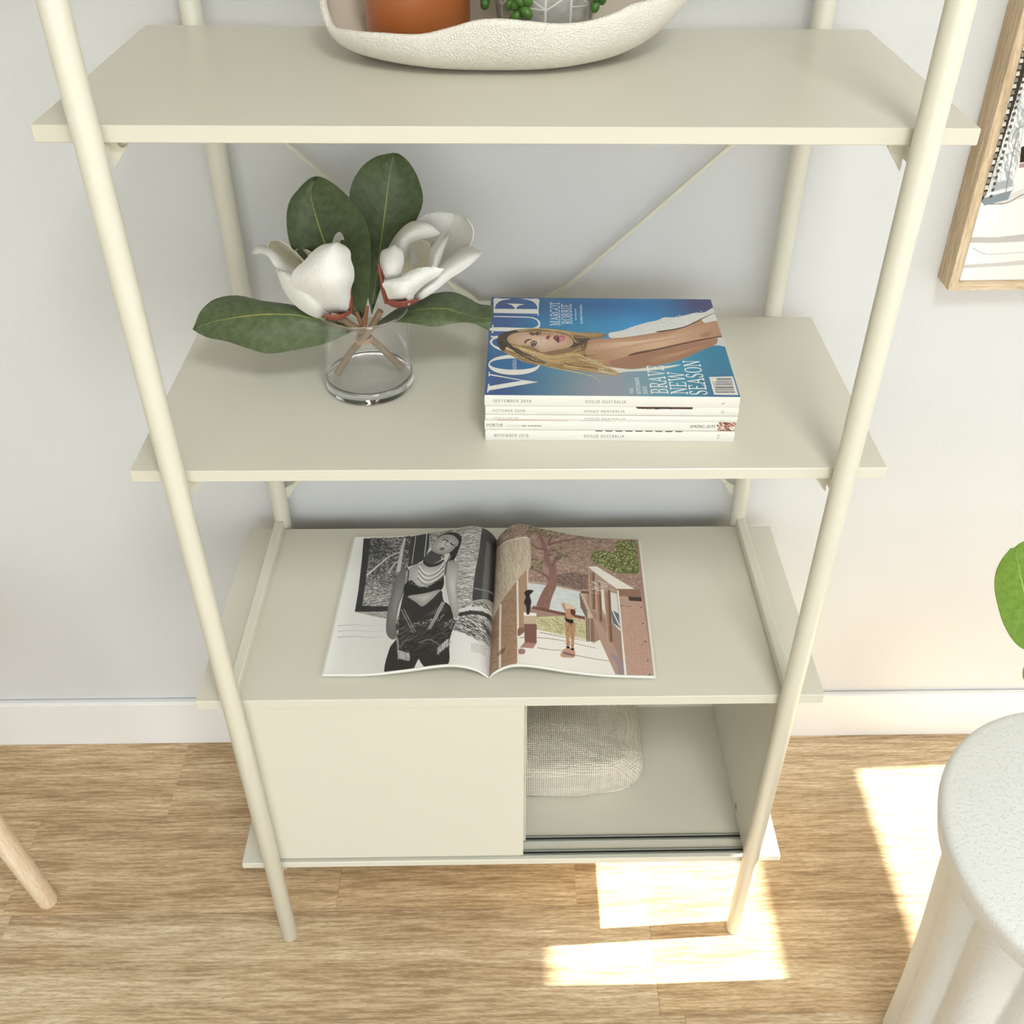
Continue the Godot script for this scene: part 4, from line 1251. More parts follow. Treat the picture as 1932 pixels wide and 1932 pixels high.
	tag(obj("sheer_curtain", cloth, M.sheer), "white sheer curtain drawn across the tall window of the room", "curtain")
	# baseboard: a board with an eased top edge
	st = mb()
	st.set_smooth_group(-1)
	var prof := [Vector2(0.0016, 0.1048), Vector2(0.0085, 0.1055), Vector2(0.0115, 0.104), Vector2(0.0125, 0.101), Vector2(0.0125, 0.0005)]
	for i in prof.size() - 1:
		var a: Vector2 = prof[i]
		var b: Vector2 = prof[i + 1]
		quad(st, Vector3(ROOM_L, a.y, a.x), Vector3(XW, a.y, a.x), Vector3(XW, b.y, b.x), Vector3(ROOM_L, b.y, b.x), Vector3(0, 0.3, 1.0))
	quad(st, Vector3(ROOM_L, 0.0005, 0.0016), Vector3(XW, 0.0005, 0.0016), Vector3(XW, 0.0005, 0.0125), Vector3(ROOM_L, 0.0005, 0.0125), Vector3.DOWN)
	quad(st, Vector3(ROOM_L, 0.0005, 0.0016), Vector3(XW, 0.0005, 0.0016), Vector3(XW, 0.1048, 0.0016), Vector3(ROOM_L, 0.1048, 0.0016), Vector3.FORWARD)
	struct("baseboard_back", st, M.trim)


func build_floor() -> void:
	var root := Node3D.new()
	root.name = "floor"
	tag(root, "", "", "", "structure")
	add_child(root)
	box("subfloor", Vector3((ROOM_L + XW) / 2.0, -0.04, ROOM_F / 2.0), Vector3(XW - ROOM_L + 0.3, 0.06, ROOM_F + 0.3), M.subfloor, root, 0.0)
	var pitch := 0.1615
	var row := 0
	var z := 0.0015
	var known := {0: 0.1, 1: -0.267, 2: 0.204, 3: 0.2377, 4: -0.4}
	while z < ROOM_F:
		var x0: float = known.get(row, rng.randf_range(-1.0, 0.2))
		var x := x0 - 1.1 * ceilf((x0 - ROOM_L) / 1.1)
		while x < XW:
			var a := maxf(x, ROOM_L)
			var b := minf(x + 1.1, XW)
			if b - a > 0.02:
				plank(root, a, b, z, minf(z + pitch, ROOM_F))
			x += 1.1
		z += pitch
		row += 1
	plank(root, ROOM_L, XW, -0.01, 0.0015)


func plank(root: Node3D, x0: float, x1: float, z0: float, z1: float) -> void:
	var st := mb()
	st.set_smooth_group(-1)
	var e := 0.00012
	var b := 0.0004
	var off := Vector2(rng.randf(), rng.randf())
	var at := func(x: float, y: float, z: float) -> void:
		st.set_uv(Vector2((x - x0) / 1.2 + off.x, (z - z0) / 0.66 + off.y))
		st.add_vertex(Vector3(x, y, z))
	var xs := [x0 + e, x0 + e + b, x1 - e - b, x1 - e]
	var zs := [z0 + e, z0 + e + b, z1 - e - b, z1 - e]
	for i in 3:
		for j in 3:
			var h := func(k: int, l: int) -> float: return 0.0 if k in [1, 2] and l in [1, 2] else -b
			var q := [[i, j], [i + 1, j], [i + 1, j + 1], [i, j + 1]]
			for t in [0, 1, 2, 0, 2, 3]:
				at.call(xs[q[t][0]], h.call(q[t][0], q[t][1]), zs[q[t][1]])
	for s in [[0, 0, 3, 0], [3, 0, 3, 3], [3, 3, 0, 3], [0, 3, 0, 0]]:
		var p := [[xs[s[0]], -b, zs[s[1]]], [xs[s[0]], -0.009, zs[s[1]]], [xs[s[2]], -0.009, zs[s[3]]], [xs[s[2]], -b, zs[s[3]]]]
		for t in [0, 1, 2, 0, 2, 3]:
			at.call(p[t][0], p[t][1], p[t][2])
	obj("plank", st, M.plank[rng.randi() % M.plank.size()], root)


# ------------------------------------------------------------------ the shelving unit
func build_shelving() -> void:
	var u := thing("shelving_unit", "tall cream tubular metal shelving unit with a sliding door cabinet at its foot", "shelf unit")
	for s in [[1.5274, 0.014], [Y1, 0.014], [Y2, 0.0134], [Y3, 0.015], [Y4, 0.0116]]:
		box("shelf", Vector3(0, s[0] - s[1] / 2.0, (ZF + ZB) / 2.0), Vector3(0.75, s[1], ZF - ZB), M.shelf, u, 0.0008)
	var zf := ZF + RP
	var zb := ZB - RP
	for x in [-XP, XP]:
		for z in [zf, zb]:
			var st := mb()
			tube(st, [Vector3(x, 0.0, z), Vector3(x, 0.0015, z), Vector3(x, 0.9, z), Vector3(x, 1.86, z), Vector3(x, 1.862, z)], [RP - 0.0015, RP, RP, RP, RP - 0.002], 36)
			obj("post", st, M.tube, u)
	# side rails: under the open shelves, on top of the cabinet, under the bottom shelf
	for s in [-1.0, 1.0]:
		box("side_rail", Vector3(s * (XP + 0.0022), Y3 + 0.0072, (zf + zb) / 2.0), Vector3(0.0122, 0.0142, zf - zb - RP), M.tube, u, 0.0012)
		for y in [Y1 - 0.014, Y2 - 0.0134, Y4 - 0.0116]:
			box("side_rail", Vector3(s * (XP - 0.001), y - 0.0076, (zf + zb) / 2.0), Vector3(0.0122, 0.015, zf - zb - RP), M.tube, u, 0.0012)
			# triangular gusset between post and shelf
			var st := mb()
			st.set_smooth_group(-1)
			var x0: float = s * (XP - RP * 0.6)
			var x1: float = s * (XP - RP - 0.0095)
			var k := 0.4 if y < 0.3 else 1.0
			x1 = lerpf(x0, x1, 0.55 if y < 0.3 else 1.0)
			for z in [[ZF - 0.011, 1.0], [ZF - 0.015, -1.0]]:
				tri(st, Vector3(x0, y, z[0]), Vector3(x1, y, z[0]), Vector3(x0, y - 0.025, z[0]), Vector3(0, 0, z[1]))
				tri(st, Vector3(x1, y, z[0]), Vector3(x1, y - 0.006 * k, z[0]), Vector3(x0, y - 0.025, z[0]), Vector3(0, 0, z[1]))
			quad(st, Vector3(x1, y, ZF - 0.011), Vector3(x1, y - 0.006 * k, ZF - 0.011), Vector3(x1, y - 0.006 * k, ZF - 0.015), Vector3(x1, y, ZF - 0.015), Vector3(-s, 0, 0))
			quad(st, Vector3(x1, y - 0.006 * k, ZF - 0.011), Vector3(x0, y - 0.025, ZF - 0.011), Vector3(x0, y - 0.025, ZF - 0.015), Vector3(x1, y - 0.006 * k, ZF - 0.015), Vector3(-s, -1, 0))
			var gus := obj("gusset", st, M.tube, u)
			if y > 1.0 and s < 0:
				st = mb()
				tube(st, [Vector3(x1 + s * 0.003, y - 0.0035, ZF - 0.0115), Vector3(x1 + s * 0.003, y - 0.0035, ZF - 0.0092), Vector3(x1 + s * 0.003, y - 0.0035, ZF - 0.0088)], [0.0032, 0.0032, 0.0022], 16)
				obj("screw", st, M.screw, gus)
	# cross brace behind the shelves, rods with flattened ends that meet at a plate
	box("brace_plate", Vector3(0.0, 0.8495, 0.0215), Vector3(0.108, 0.0294, 0.003), M.tube, u, 0.0005)
	for s in [-1.0, 1.0]:
		for q in [[Vector2(0.047, 0.8615), Vector2(XP, 1.1375)], [Vector2(0.047, 0.839), Vector2(XP, 0.553)]]:
			var a := Vector3(s * q[0].x, q[0].y, 0.0215)
			var b := Vector3(s * q[1].x, q[1].y, 0.0215)
			var d := (b - a).normalized()
			var st := mb()
			tube(st, [a + d * 0.026, a + d * 0.03, b - d * 0.034, b - d * 0.03], [0.0022, 0.0032, 0.0032, 0.0022], 14)
			for e in [[a, d], [b, -d]]:   # flattened end: a leaf-shaped tongue
				var n := Vector3(0, 0, 1)
				var side: Vector3 = n.cross(e[1])
				var g := []
				for i in 9:
					var t := i / 8.0
					var hw := 0.0032 + 0.0046 * sin(clampf(1.0 - t, 0.0, 1.0) * PI * 0.62)
					var p: Vector3 = e[0] + e[1] * (0.034 * t - 0.002)
					g.append([p - side * hw, p, p + side * hw])
				sheet(st, g, 0.002, n)
			obj("brace_rod", st, M.tube, u)
	# the cabinet
	var yb := Y4
	var yt := Y3 - 0.015
	for s in [-1.0, 1.0]:
		var side := box("side_panel", Vector3(s * 0.3296, (yb + yt) / 2.0, (ZB + ZF) / 2.0 - 0.002), Vector3(0.012, yt - yb, ZF - ZB - 0.006), M.shelf, u, 0.0005)
		if s > 0:
			var st := mb()
			tube(st, [Vector3(0.3242, yb + 0.013, 0.279), Vector3(0.3230, yb + 0.013, 0.279)], [0.0052, 0.0052], 20)
			var cap := obj("connector_cap", st, M.alu, side)
			cap.set_meta("label", "round grey metal fitting")
	box("back_panel", Vector3(0, (yb + yt) / 2.0, ZB + 0.045), Vector3(0.647, yt - yb, 0.006), M.shelf, u, 0.0)
	box("sliding_door", Vector3(-0.1545, (yb + yt) / 2.0 + 0.0025, 0.3437), Vector3(0.3375, yt - yb - 0.006, 0.007), M.shelf, u, 0.0008)
	box("sliding_door", Vector3(-0.1520, (yb + yt) / 2.0 + 0.0025, 0.3215), Vector3(0.3400, yt - yb - 0.006, 0.007), M.shelf, u, 0.0008)
	for z in [0.3185, 0.3402]:
		var tr := Node3D.new()
		tr.name = numbered("door_track", u)
		u.add_child(tr)
		for k in [-1.0, 1.0]:
			box("track_lip", Vector3(0.168, yb + 0.0006, z + k * 0.0034), Vector3(0.311, 0.0022, 0.0034), M.alu, tr, 0.0003)
		box("track_groove", Vector3(0.168, yb + 0.0002, z), Vector3(0.311, 0.0006, 0.0034), M.groove, tr, 0.0)


# ------------------------------------------------------------------ top shelf: bowl, jar, planted pot
func build_bowl() -> void:
	var at := Vector3(-0.012, Y1, 0.13)
	var b := thing("bowl", "wavy free-form bowl of coarse white stoneware on the topmost shelf", "bowl", at)
	var deg := [-60, -10, 20, 38, 48, 54, 63, 72, 80, 88, 96, 104, 114, 128, 143, 158, 170, 190, 230, 270, 300]
	var hts := [0.066, 0.070, 0.066, 0.0595, 0.0572, 0.0515, 0.0467, 0.0461, 0.0486, 0.0508, 0.0495, 0.0430, 0.0360, 0.0336, 0.0310, 0.0300, 0.042, 0.058, 0.066, 0.068, 0.066]
	var rim := func(a: float) -> float:
		return curve_at(deg, hts, wrapf(rad_to_deg(a), -60.0, 300.0))
	var pt := func(a: float, t: float, th: float) -> Vector3:   # th: how far inside the outer skin
		var h: float = rim.call(a)
		var rr := 0.50 + 0.50 * pow(sin(t * PI / 2.0), 0.92)
		var y := h * (1.0 - cos(t * PI / 2.0)) * (0.86 + 0.14 * t) + th * (1.0 - t)
		var flare := 1.0 + (0.13 if true else 0.0) * clampf(cos(a), 0.0, 1.0) * t * t
		return Vector3((0.165 - th) * rr * cos(a) * flare, y, (0.108 - th) * rr * sin(a))
	var na := 160
	var nt := 26
	for part in [["body", 0.0, 1.0, M.clay], ["inside", 0.007, -1.0, M.clay_in]]:
		var st := mb()
		st.set_smooth_group(0)
		var c := Vector3(0, 0.03, 0)
		for k in na:
			var a0 := TAU * k / na - PI / 3.0
			var a1 := TAU * (k + 1) / na - PI / 3.0
			if k == na - 1:
				a1 = -PI / 3.0 + TAU - 0.00001
			for i in nt:
				var t0 := float(i) / nt
				var t1 := float(i + 1) / nt
				var p: Vector3 = pt.call(a0, t0, part[1])
				var q: Vector3 = pt.call(a1, t1, part[1])
				quad(st, p, pt.call(a1, t0, part[1]), q, pt.call(a0, t1, part[1]), ((p + q) / 2.0 - c) * part[2])
			var f0: Vector3 = pt.call(a0, 0.0, part[1])
			tri(st, Vector3(0, f0.y, 0), f0, pt.call(a1, 0.0, part[1]), Vector3.DOWN * part[2])
			if part[2] > 0.0:   # rounded rim
				for i in 4:
					var e := func(a: float, s: float) -> Vector3:
						var o: Vector3 = pt.call(a, 1.0, 0.0)
						var n: Vector3 = pt.call(a, 1.0, 0.007)
						return o.lerp(n, s) + Vector3.UP * 0.0028 * sin(s * PI)
					quad(st, e.call(a0, i / 4.0), e.call(a1, i / 4.0), e.call(a1, (i + 1) / 4.0), e.call(a0, (i + 1) / 4.0), Vector3.UP)
		obj(part[0], st, part[3], b)
	# amber jar
	var j := thing("candle_jar", "smooth amber brown candle jar standing in the white bowl", "candle", Vector3(-0.0865, Y1 + 0.0090, 0.128))
	var st := mb()
	lathe(st, [Vector2(0, 0), Vector2(0.044, 0), Vector2(0.0475, 0.002), Vector2(0.049, 0.006), Vector2(0.0495, 0.12), Vector2(0.0485, 0.122), Vector2(0.0465, 0.12), Vector2(0.046, 0.098)], Vector3.ZERO, 72)
	obj("jar", st, M.amber, j)
	st = mb()
	lathe(st, [Vector2(0.0458, 0.09), Vector2(0.0458, 0.098), Vector2(0.02, 0.0972), Vector2(0, 0.097)], Vector3.ZERO, 40)
	obj("wax", st, mat("eadfc8", 0.5), j)
	st = mb()
	tube(st, [Vector3(0, 0.096, 0), Vector3(0.0005, 0.106, 0)], [0.001, 0.001], 8)
	obj("wick", st, mat("3a3028", 0.9), j)
	# planted pot
	var p := thing("planted_pot", "grey stone-look pot with pale facet lines and trailing bead plant", "potted plant", Vector3(0.033, Y1 + 0.0090, 0.118))
	st = mb()
	var seg := 72
	var pr := [Vector2(0, 0), Vector2(0.040, 0), Vector2(0.043, 0.002), Vector2(0.0468, 0.03), Vector2(0.0478, 0.09), Vector2(0.0465, 0.092), Vector2(0.044, 0.09), Vector2(0.043, 0.075)]
	st.set_smooth_group(0)
	for i in pr.size() - 1:
		for k in seg:
			var idx := [[k, i], [k + 1, i], [k + 1, i + 1], [k, i], [k + 1, i + 1], [k, i + 1]]
			for t in idx:
				var v: Vector2 = pr[t[1]]
				var an: float = TAU * t[0] / seg
				st.set_uv(Vector2(float(t[0]) / seg, 1.0 - v.y / 0.092))
				st.add_vertex(Vector3(v.x * cos(an), v.y, v.x * sin(an)))
	obj("pot", st, M.pot, p)
	st = mb()
	lathe(st, [Vector2(0.0435, 0.07), Vector2(0.0435, 0.08), Vector2(0, 0.084)], Vector3.ZERO, 32)
	obj("soil", st, M.soil, p)
	var bead := SphereMesh.new()
	bead.radius = 0.0050
	bead.height = 0.0135
	bead.radial_segments = 16
	bead.rings = 8
	for s in [[114.0, 0.030, 0], [121.0, 0.040, 1], [30.0, 0.036, 1], [14.0, 0.046, 2], [174.0, 0.030, 2], [163.0, 0.044, 2]]:
		var an := deg_to_rad(s[0])
		var dir := Vector3(cos(an), 0, sin(an))
		var pts := [dir * 0.02 + Vector3.UP * 0.082, dir * 0.044 + Vector3.UP * 0.096, dir * 0.053 + Vector3.UP * 0.086, dir * 0.0545 + Vector3.UP * 0.07, dir * 0.0545 + Vector3.UP * s[1]]
		st = mb()
		tube(st, pts, [0.0012, 0.0012, 0.0011, 0.001, 0.0007], 8)
		var vine := obj("vine", st, M.bead, p)
		var y: float = s[1]
		var n := 0
		while y < 0.088:
			var o := MeshInstance3D.new()
			o.name = numbered("bead", vine)
			o.mesh = bead
			o.material_override = M.bead
			var sd := dir.cross(Vector3.UP) * (0.0056 if n % 2 == 0 else -0.0056)
			o.position = dir * (0.0565 + rng.randf_range(-0.001, 0.001)) + Vector3.UP * y + sd
			o.basis = Basis(dir, (-0.7 if n % 2 == 0 else 0.7) + rng.randf_range(-0.3, 0.3)) * Basis.from_scale(Vector3.ONE * rng.randf_range(0.8, 1.05))
			vine.add_child(o)
			y += 0.0056
			n += 1


# ------------------------------------------------------------------ middle shelf: vase of magnolias, magazines
func build_vase() -> void:
	var at := Vector3(-0.1565, Y2, 0.1893)
	var v := thing("glass_vase", "low clear glass cylinder vase holding white magnolia stems", "vase", at)
	var st := mb()
	lathe(st, [Vector2(0, 0.0002), Vector2(0.0445, 0.0002), Vector2(0.0472, 0.0016), Vector2(0.0482, 0.0045), Vector2(0.0482, 0.0125), Vector2(0.0476, 0.0142), Vector2(0.0440, 0.0150), Vector2(0.0415, 0.0128), Vector2(0.037, 0.0114), Vector2(0.02, 0.0110), Vector2(0, 0.0110)], Vector3.ZERO, 96)
	obj("base", st, M.glass, v)
	for r in [0.0482, 0.0454]:
		st = mb()
		st.set_smooth_group(0)
		for k in 96:
			var a := TAU * k / 96.0
			var b := TAU * (k + 1) / 96.0
			quad(st, Vector3(r * cos(a), 0.0145, r * sin(a)), Vector3(r * cos(b), 0.0145, r * sin(b)), Vector3(r * cos(b), 0.0945, r * sin(b)), Vector3(r * cos(a), 0.0945, r * sin(a)), Vector3(cos(a), 0, sin(a)))
		obj("wall", st, M.glass_wall, v)
	st = mb()
	var ring := []
	for k in 97:
		ring.append(Vector3(0.0468 * cos(TAU * k / 96.0), 0.0948, 0.0468 * sin(TAU * k / 96.0)))
	var rr := []
	rr.resize(97)
	rr.fill(0.0013)
	tube(st, ring, rr, 10)
	obj("rim", st, M.glass, v)
	# two magnolia stems that cross in the vase
	var m := thing("magnolia_stem", "artificial magnolia stem with half-closed white bloom and glossy dark leaves leaning left", "flower")
	stem("stem", [Vector3(-0.1205, 0.8648, 0.182), Vector3(-0.140, 0.893, 0.188), Vector3(-0.156, 0.917, 0.197), Vector3(-0.172, 0.934, 0.203), Vector3(-0.1800, 0.943, 0.206)], 0.0040, M.stem, m)
	stem("twig", [Vector3(-0.1545, 0.914, 0.196), Vector3(-0.159, 0.926, 0.193), Vector3(-0.164, 0.940, 0.190)], 0.0026, M.twig, m)
	patch("leaf", "leaf_low", M.leaf, m, 0.0008, 0.002)
	patch("leaf", "leaf_tall_left", M.leaf, m, 0.0008, 0.002)
	for k in ["bud_front", "bud_left", "bud_outer", "bud_curl"]:
		patch("petal", k, M.petal, m, 0.0009, 0.0015)
	for k in ["bud_back", "bud_rear"]:
		patch("petal", k, M.petal_inner, m, 0.0009, 0.001)
	for k in ["bud_sepal_low", "bud_sepal_side"]:
		patch("sepal", k, M.sepal, m, 0.0007)
	m = thing("magnolia_stem", "artificial magnolia stem with open white bloom and cream heart beside the magazines", "flower")
	stem("stem", [Vector3(-0.1915, 0.8648, 0.192), Vector3(-0.174, 0.892, 0.194), Vector3(-0.1575, 0.915, 0.204), Vector3(-0.146, 0.932, 0.208), Vector3(-0.1355, 0.951, 0.209)], 0.0040, M.stem, m)
	stem("twig", [Vector3(-0.158, 0.915, 0.200), Vector3(-0.1555, 0.928, 0.194), Vector3(-0.1525, 0.945, 0.187)], 0.0026, M.twig, m)
	st = mb()
	for y in [0.0, 0.0016, 0.0033]:
		var lp := []
		for k in 25:
			lp.append(Vector3(-0.157 + 0.0085 * cos(TAU * k / 24.0), 0.9105 + y + 0.001 * sin(TAU * k / 12.0), 0.1995 + 0.0085 * sin(TAU * k / 24.0)))
		var w := []
		w.resize(25)
		w.fill(0.0009)
		tube(st, lp, w, 8)
	var tie := obj("tie", st, M.tie, m)
	tie.set_meta("label", "thin tan cord tying the stems")
	patch("leaf", "leaf_tall_right", M.leaf, m, 0.0008, 0.002)
	patch("leaf", "leaf_side", M.leaf, m, 0.0008, 0.002, 34)
	for k in ["bloom_back", "bloom_outer", "bloom_fold", "bloom_left", "bloom_mid", "bloom_front", "bloom_crease"]:
		patch("petal", k, M.petal, m, 0.0009, 0.0015)
	for k in ["bloom_heart", "bloom_rim"]:
		patch("petal", k, M.petal_inner if k == "bloom_heart" else M.petal, m, 0.0009, 0.001)
	st = mb()
	for i in 40:   # stamens in the heart
		var a := rng.randf() * TAU
		var r := sqrt(rng.randf()) * 0.008
		var p := Vector3(-0.119 + r * cos(a), 0.968 + rng.randf() * 0.004, 0.178 + r * sin(a))
		tube(st, [p, p + Vector3(rng.randf_range(-0.002, 0.002), 0.008, rng.randf_range(0.0, 0.004))], [0.0008, 0.0006], 6)
	var sm := obj("stamens", st, mat("c2bd5f", 0.6), m)
	tag(sm, "yellow-green stamens", "", "", "stuff")
	for k in ["bloom_sepal_left", "bloom_sepal_low"]:
		patch("sepal", k, M.sepal, m, 0.0007)


func stem(called: String, pts: Array, r: float, m: Material, parent: Node) -> void:
	var st := mb()
	var p := []
	var w := []
	for i in 17:
		p.append(smooth_at(pts, i / 16.0))
		w.append(r * (1.0 - 0.15 * i / 16.0))
	tube(st, p, w, 14)
	obj(called, st, m, parent)


func spine(c: Dictionary, left: String, centre: String, right: String, lx: float) -> void:
	var y0 := 660.0
	var y1 := 370.0
	if centre:
		tx(c, left, "Droid Sans Wide", "4e4c48", [lx, y0, lx + 10.6 * left.length(), y0, lx, y1])
		tx(c, centre, "Droid Sans Wide", "4e4c48", [lx + 360.0, y0, lx + 522.0, y0, lx + 360.0, y1])
		tx(c, right, "Droid Sans Wide", "4e4c48", [942, y0 + 30, 942, y0 + 30 - 170.0 * right.length(), 930, y0 + 30])


func build_magazine_stack() -> void:
	var origin := Vector3(-0.0271, Y2, 0.299)
	var turn := -atan(0.0053 / 0.2554)
	var wd := 0.2554
	var dp := 0.2088
	var specs := [
		["NOVEMBER 2018", "VOGUE AUSTRALIA", "11", 0.0127, "white-spined glossy magazine lying at the bottom of the five-magazine stack, dated November 2018", 0.000, 35.0],
		["PORTER", "", "", 0.0113, "glossy magazine second from the bottom of the stack, spine reading spring 2015", -0.0004, 8.0],
		["JULY 2018", "VOGUE AUSTRALIA", "7", 0.0065, "thinnest glossy magazine in the middle of the stack, spine dated July 2018", 0.0004, 33.0],
		["OCTOBER 2018", "VOGUE AUSTRALIA", "10", 0.0101, "glossy magazine second from the top of the stack, spine dated October 2018", 0.0006, 28.0],
		["SEPTEMBER 2019", "VOGUE AUSTRALIA", "9", 0.0125, "topmost magazine of the stack, blue cover with a blonde woman in white", 0.0, 33.0]]
	var y := 0.0002
	for k in specs.size():
		var s: Array = specs[k]
		var t: float = s[3]
		var m := thing("magazine", s[4], "magazine", origin + Vector3(0, y, 0), "magazines stacked on the middle shelf")
		m.rotation.y = turn + [0.0, 0.002, -0.003, 0.002, 0.0][k]
		var dx: float = s[5]
		box("pages", Vector3(wd / 2.0 + dx, t / 2.0, -dp / 2.0 - 0.0004), Vector3(wd - 0.0012, t - 0.001, dp - 0.0016), M.paper, m, 0.0002)
		var c := canvas(1536, 80, Color("e4e2da"))
		spine(c, s[0], s[1], s[2], s[6])
		if k == 1:
			tx(c, "PORTER", "Droid Sans", "2c2c2a", [8, 640, 72, 640, 8, 330])
			tx(c, "powered by", "Droid Serif", "9a978f", [90, 640, 142, 640, 90, 430])
			tx(c, "NET-A-PORTER", "Droid Sans Bold", "3a3a38", [148, 610, 226, 610, 148, 460])
			tx(c, "SPRING 2015", "Droid Sans", "33332f", [818, 640, 920, 640, 818, 330])
			fl(c, "b98a76", [932, 60, 1000, 60, 1000, 1000, 932, 1000], false)
			scat(c, "8a4a40 d9b7a4 5d3a34 e8d6c8 c08f7d 7a5a50", 170, 9, 6, 1.2, 0.8, [932, 60, 1000, 60, 1000, 1000, 932, 1000])
			fl(c, "d9d2c6", [975, 560, 996, 480, 1000, 800, 985, 900])
		if k == 3:
			fl(c, "2a1718", [590, 0, 600, 190, 815, 200, 818, 0], false)
			scat(c, "6a2c30 3a1c1e 150c0d", 40, 12, 3, 0.0, 0.2, [600, 0, 600, 180, 800, 180, 800, 0])
		if k == 2:
			fl(c, "c04a3c", [50, 880, 330, 930, 330, 1000, 50, 1000], false)
			fl(c, "4a4440", [380, 930, 500, 940, 500, 1000, 380, 1000], false)
		if k == 0:
			for i in 9:
				fl(c, "3a3632", [440.0 + i * 40.0, 0, 470.0 + i * 40.0, 0, 468.0 + i * 40.0, 70, 442.0 + i * 40.0, 70], false)
		# spine: the folded edge of the cover, slightly rounded
		var st := mb()
		st.set_smooth_group(0)
		for i in 6:
			for q in [[0.0, i], [1.0, i], [1.0, i + 1], [0.0, i], [1.0, i + 1], [0.0, i + 1]]:
				var v: float = q[1] / 6.0
				st.set_uv(Vector2(q[0], 1.0 - v))
				st.add_vertex(Vector3(q[0] * wd + dx, v * t, 0.0002 + 0.0008 * sin(v * PI)))
		var sp := obj("spine", st, printed(c, 0.4, 0.4), m)
		sp.set_meta("label", "white printed spine")
		var back := box("back_cover", Vector3(wd / 2.0 + dx, 0.0002, -dp / 2.0), Vector3(wd, 0.0004, dp), M.paper, m, 0.0)
		var front: MeshInstance3D
		if k == 4:
			var cv := canvas(1536, 1256, Color("3a7fb0"))
			grad(cv, ["465a96 2f6aa4 2a6ea8 2b72b2 2c7cc0 3078b4 454e86", "41609a 2b7cae 2f8abc 3690c8 3a98d8 3288c0 3a6ea4", "3c6ca0 3482ae 4a90b4 5294ba 4a98c6 3c92be 3480ac", "40689a 4a84a8 6a96ae 8a9eb0 7aa0b8 489abc 3884a8", "425e94 5480a2 8498a8 9aa2ae 7ea4b6 5098b4 4878a0"])
			print_cover(cv)
			st = mb()
			st.set_smooth_group(-1)
			for q in [[0, 0], [1, 0], [1, 1], [0, 0], [1, 1], [0, 1]]:
				st.set_uv(Vector2(q[0], q[1]))
				st.add_vertex(Vector3(q[0] * wd + dx, t, -dp * (1 - q[1]) + 0.0002))
			for e in [[0, 0, 1, 0], [1, 0, 1, 1], [1, 1, 0, 1], [0, 1, 0, 0]]:
				var a := Vector3(e[0] * wd + dx, t, -dp * (1 - e[1]) + 0.0002)
				var b := Vector3(e[2] * wd + dx, t, -dp * (1 - e[3]) + 0.0002)
				st.set_uv(Vector2(0.01, 0.5))
				quad(st, a, b, b - Vector3(0, 0.0004, 0), a - Vector3(0, 0.0004, 0), (a + b) / 2.0 - Vector3(wd / 2.0, t, -dp / 2.0))
			front = obj("front_cover", st, printed(cv, 0.22, 0.5), m)
			front.set_meta("label", "blue front cover with white lettering")
		else:
			front = box("front_cover", Vector3(wd / 2.0 + dx, t - 0.0002, -dp / 2.0), Vector3(wd, 0.0004, dp), M.paper, m, 0.0)
		y += t + 0.0004


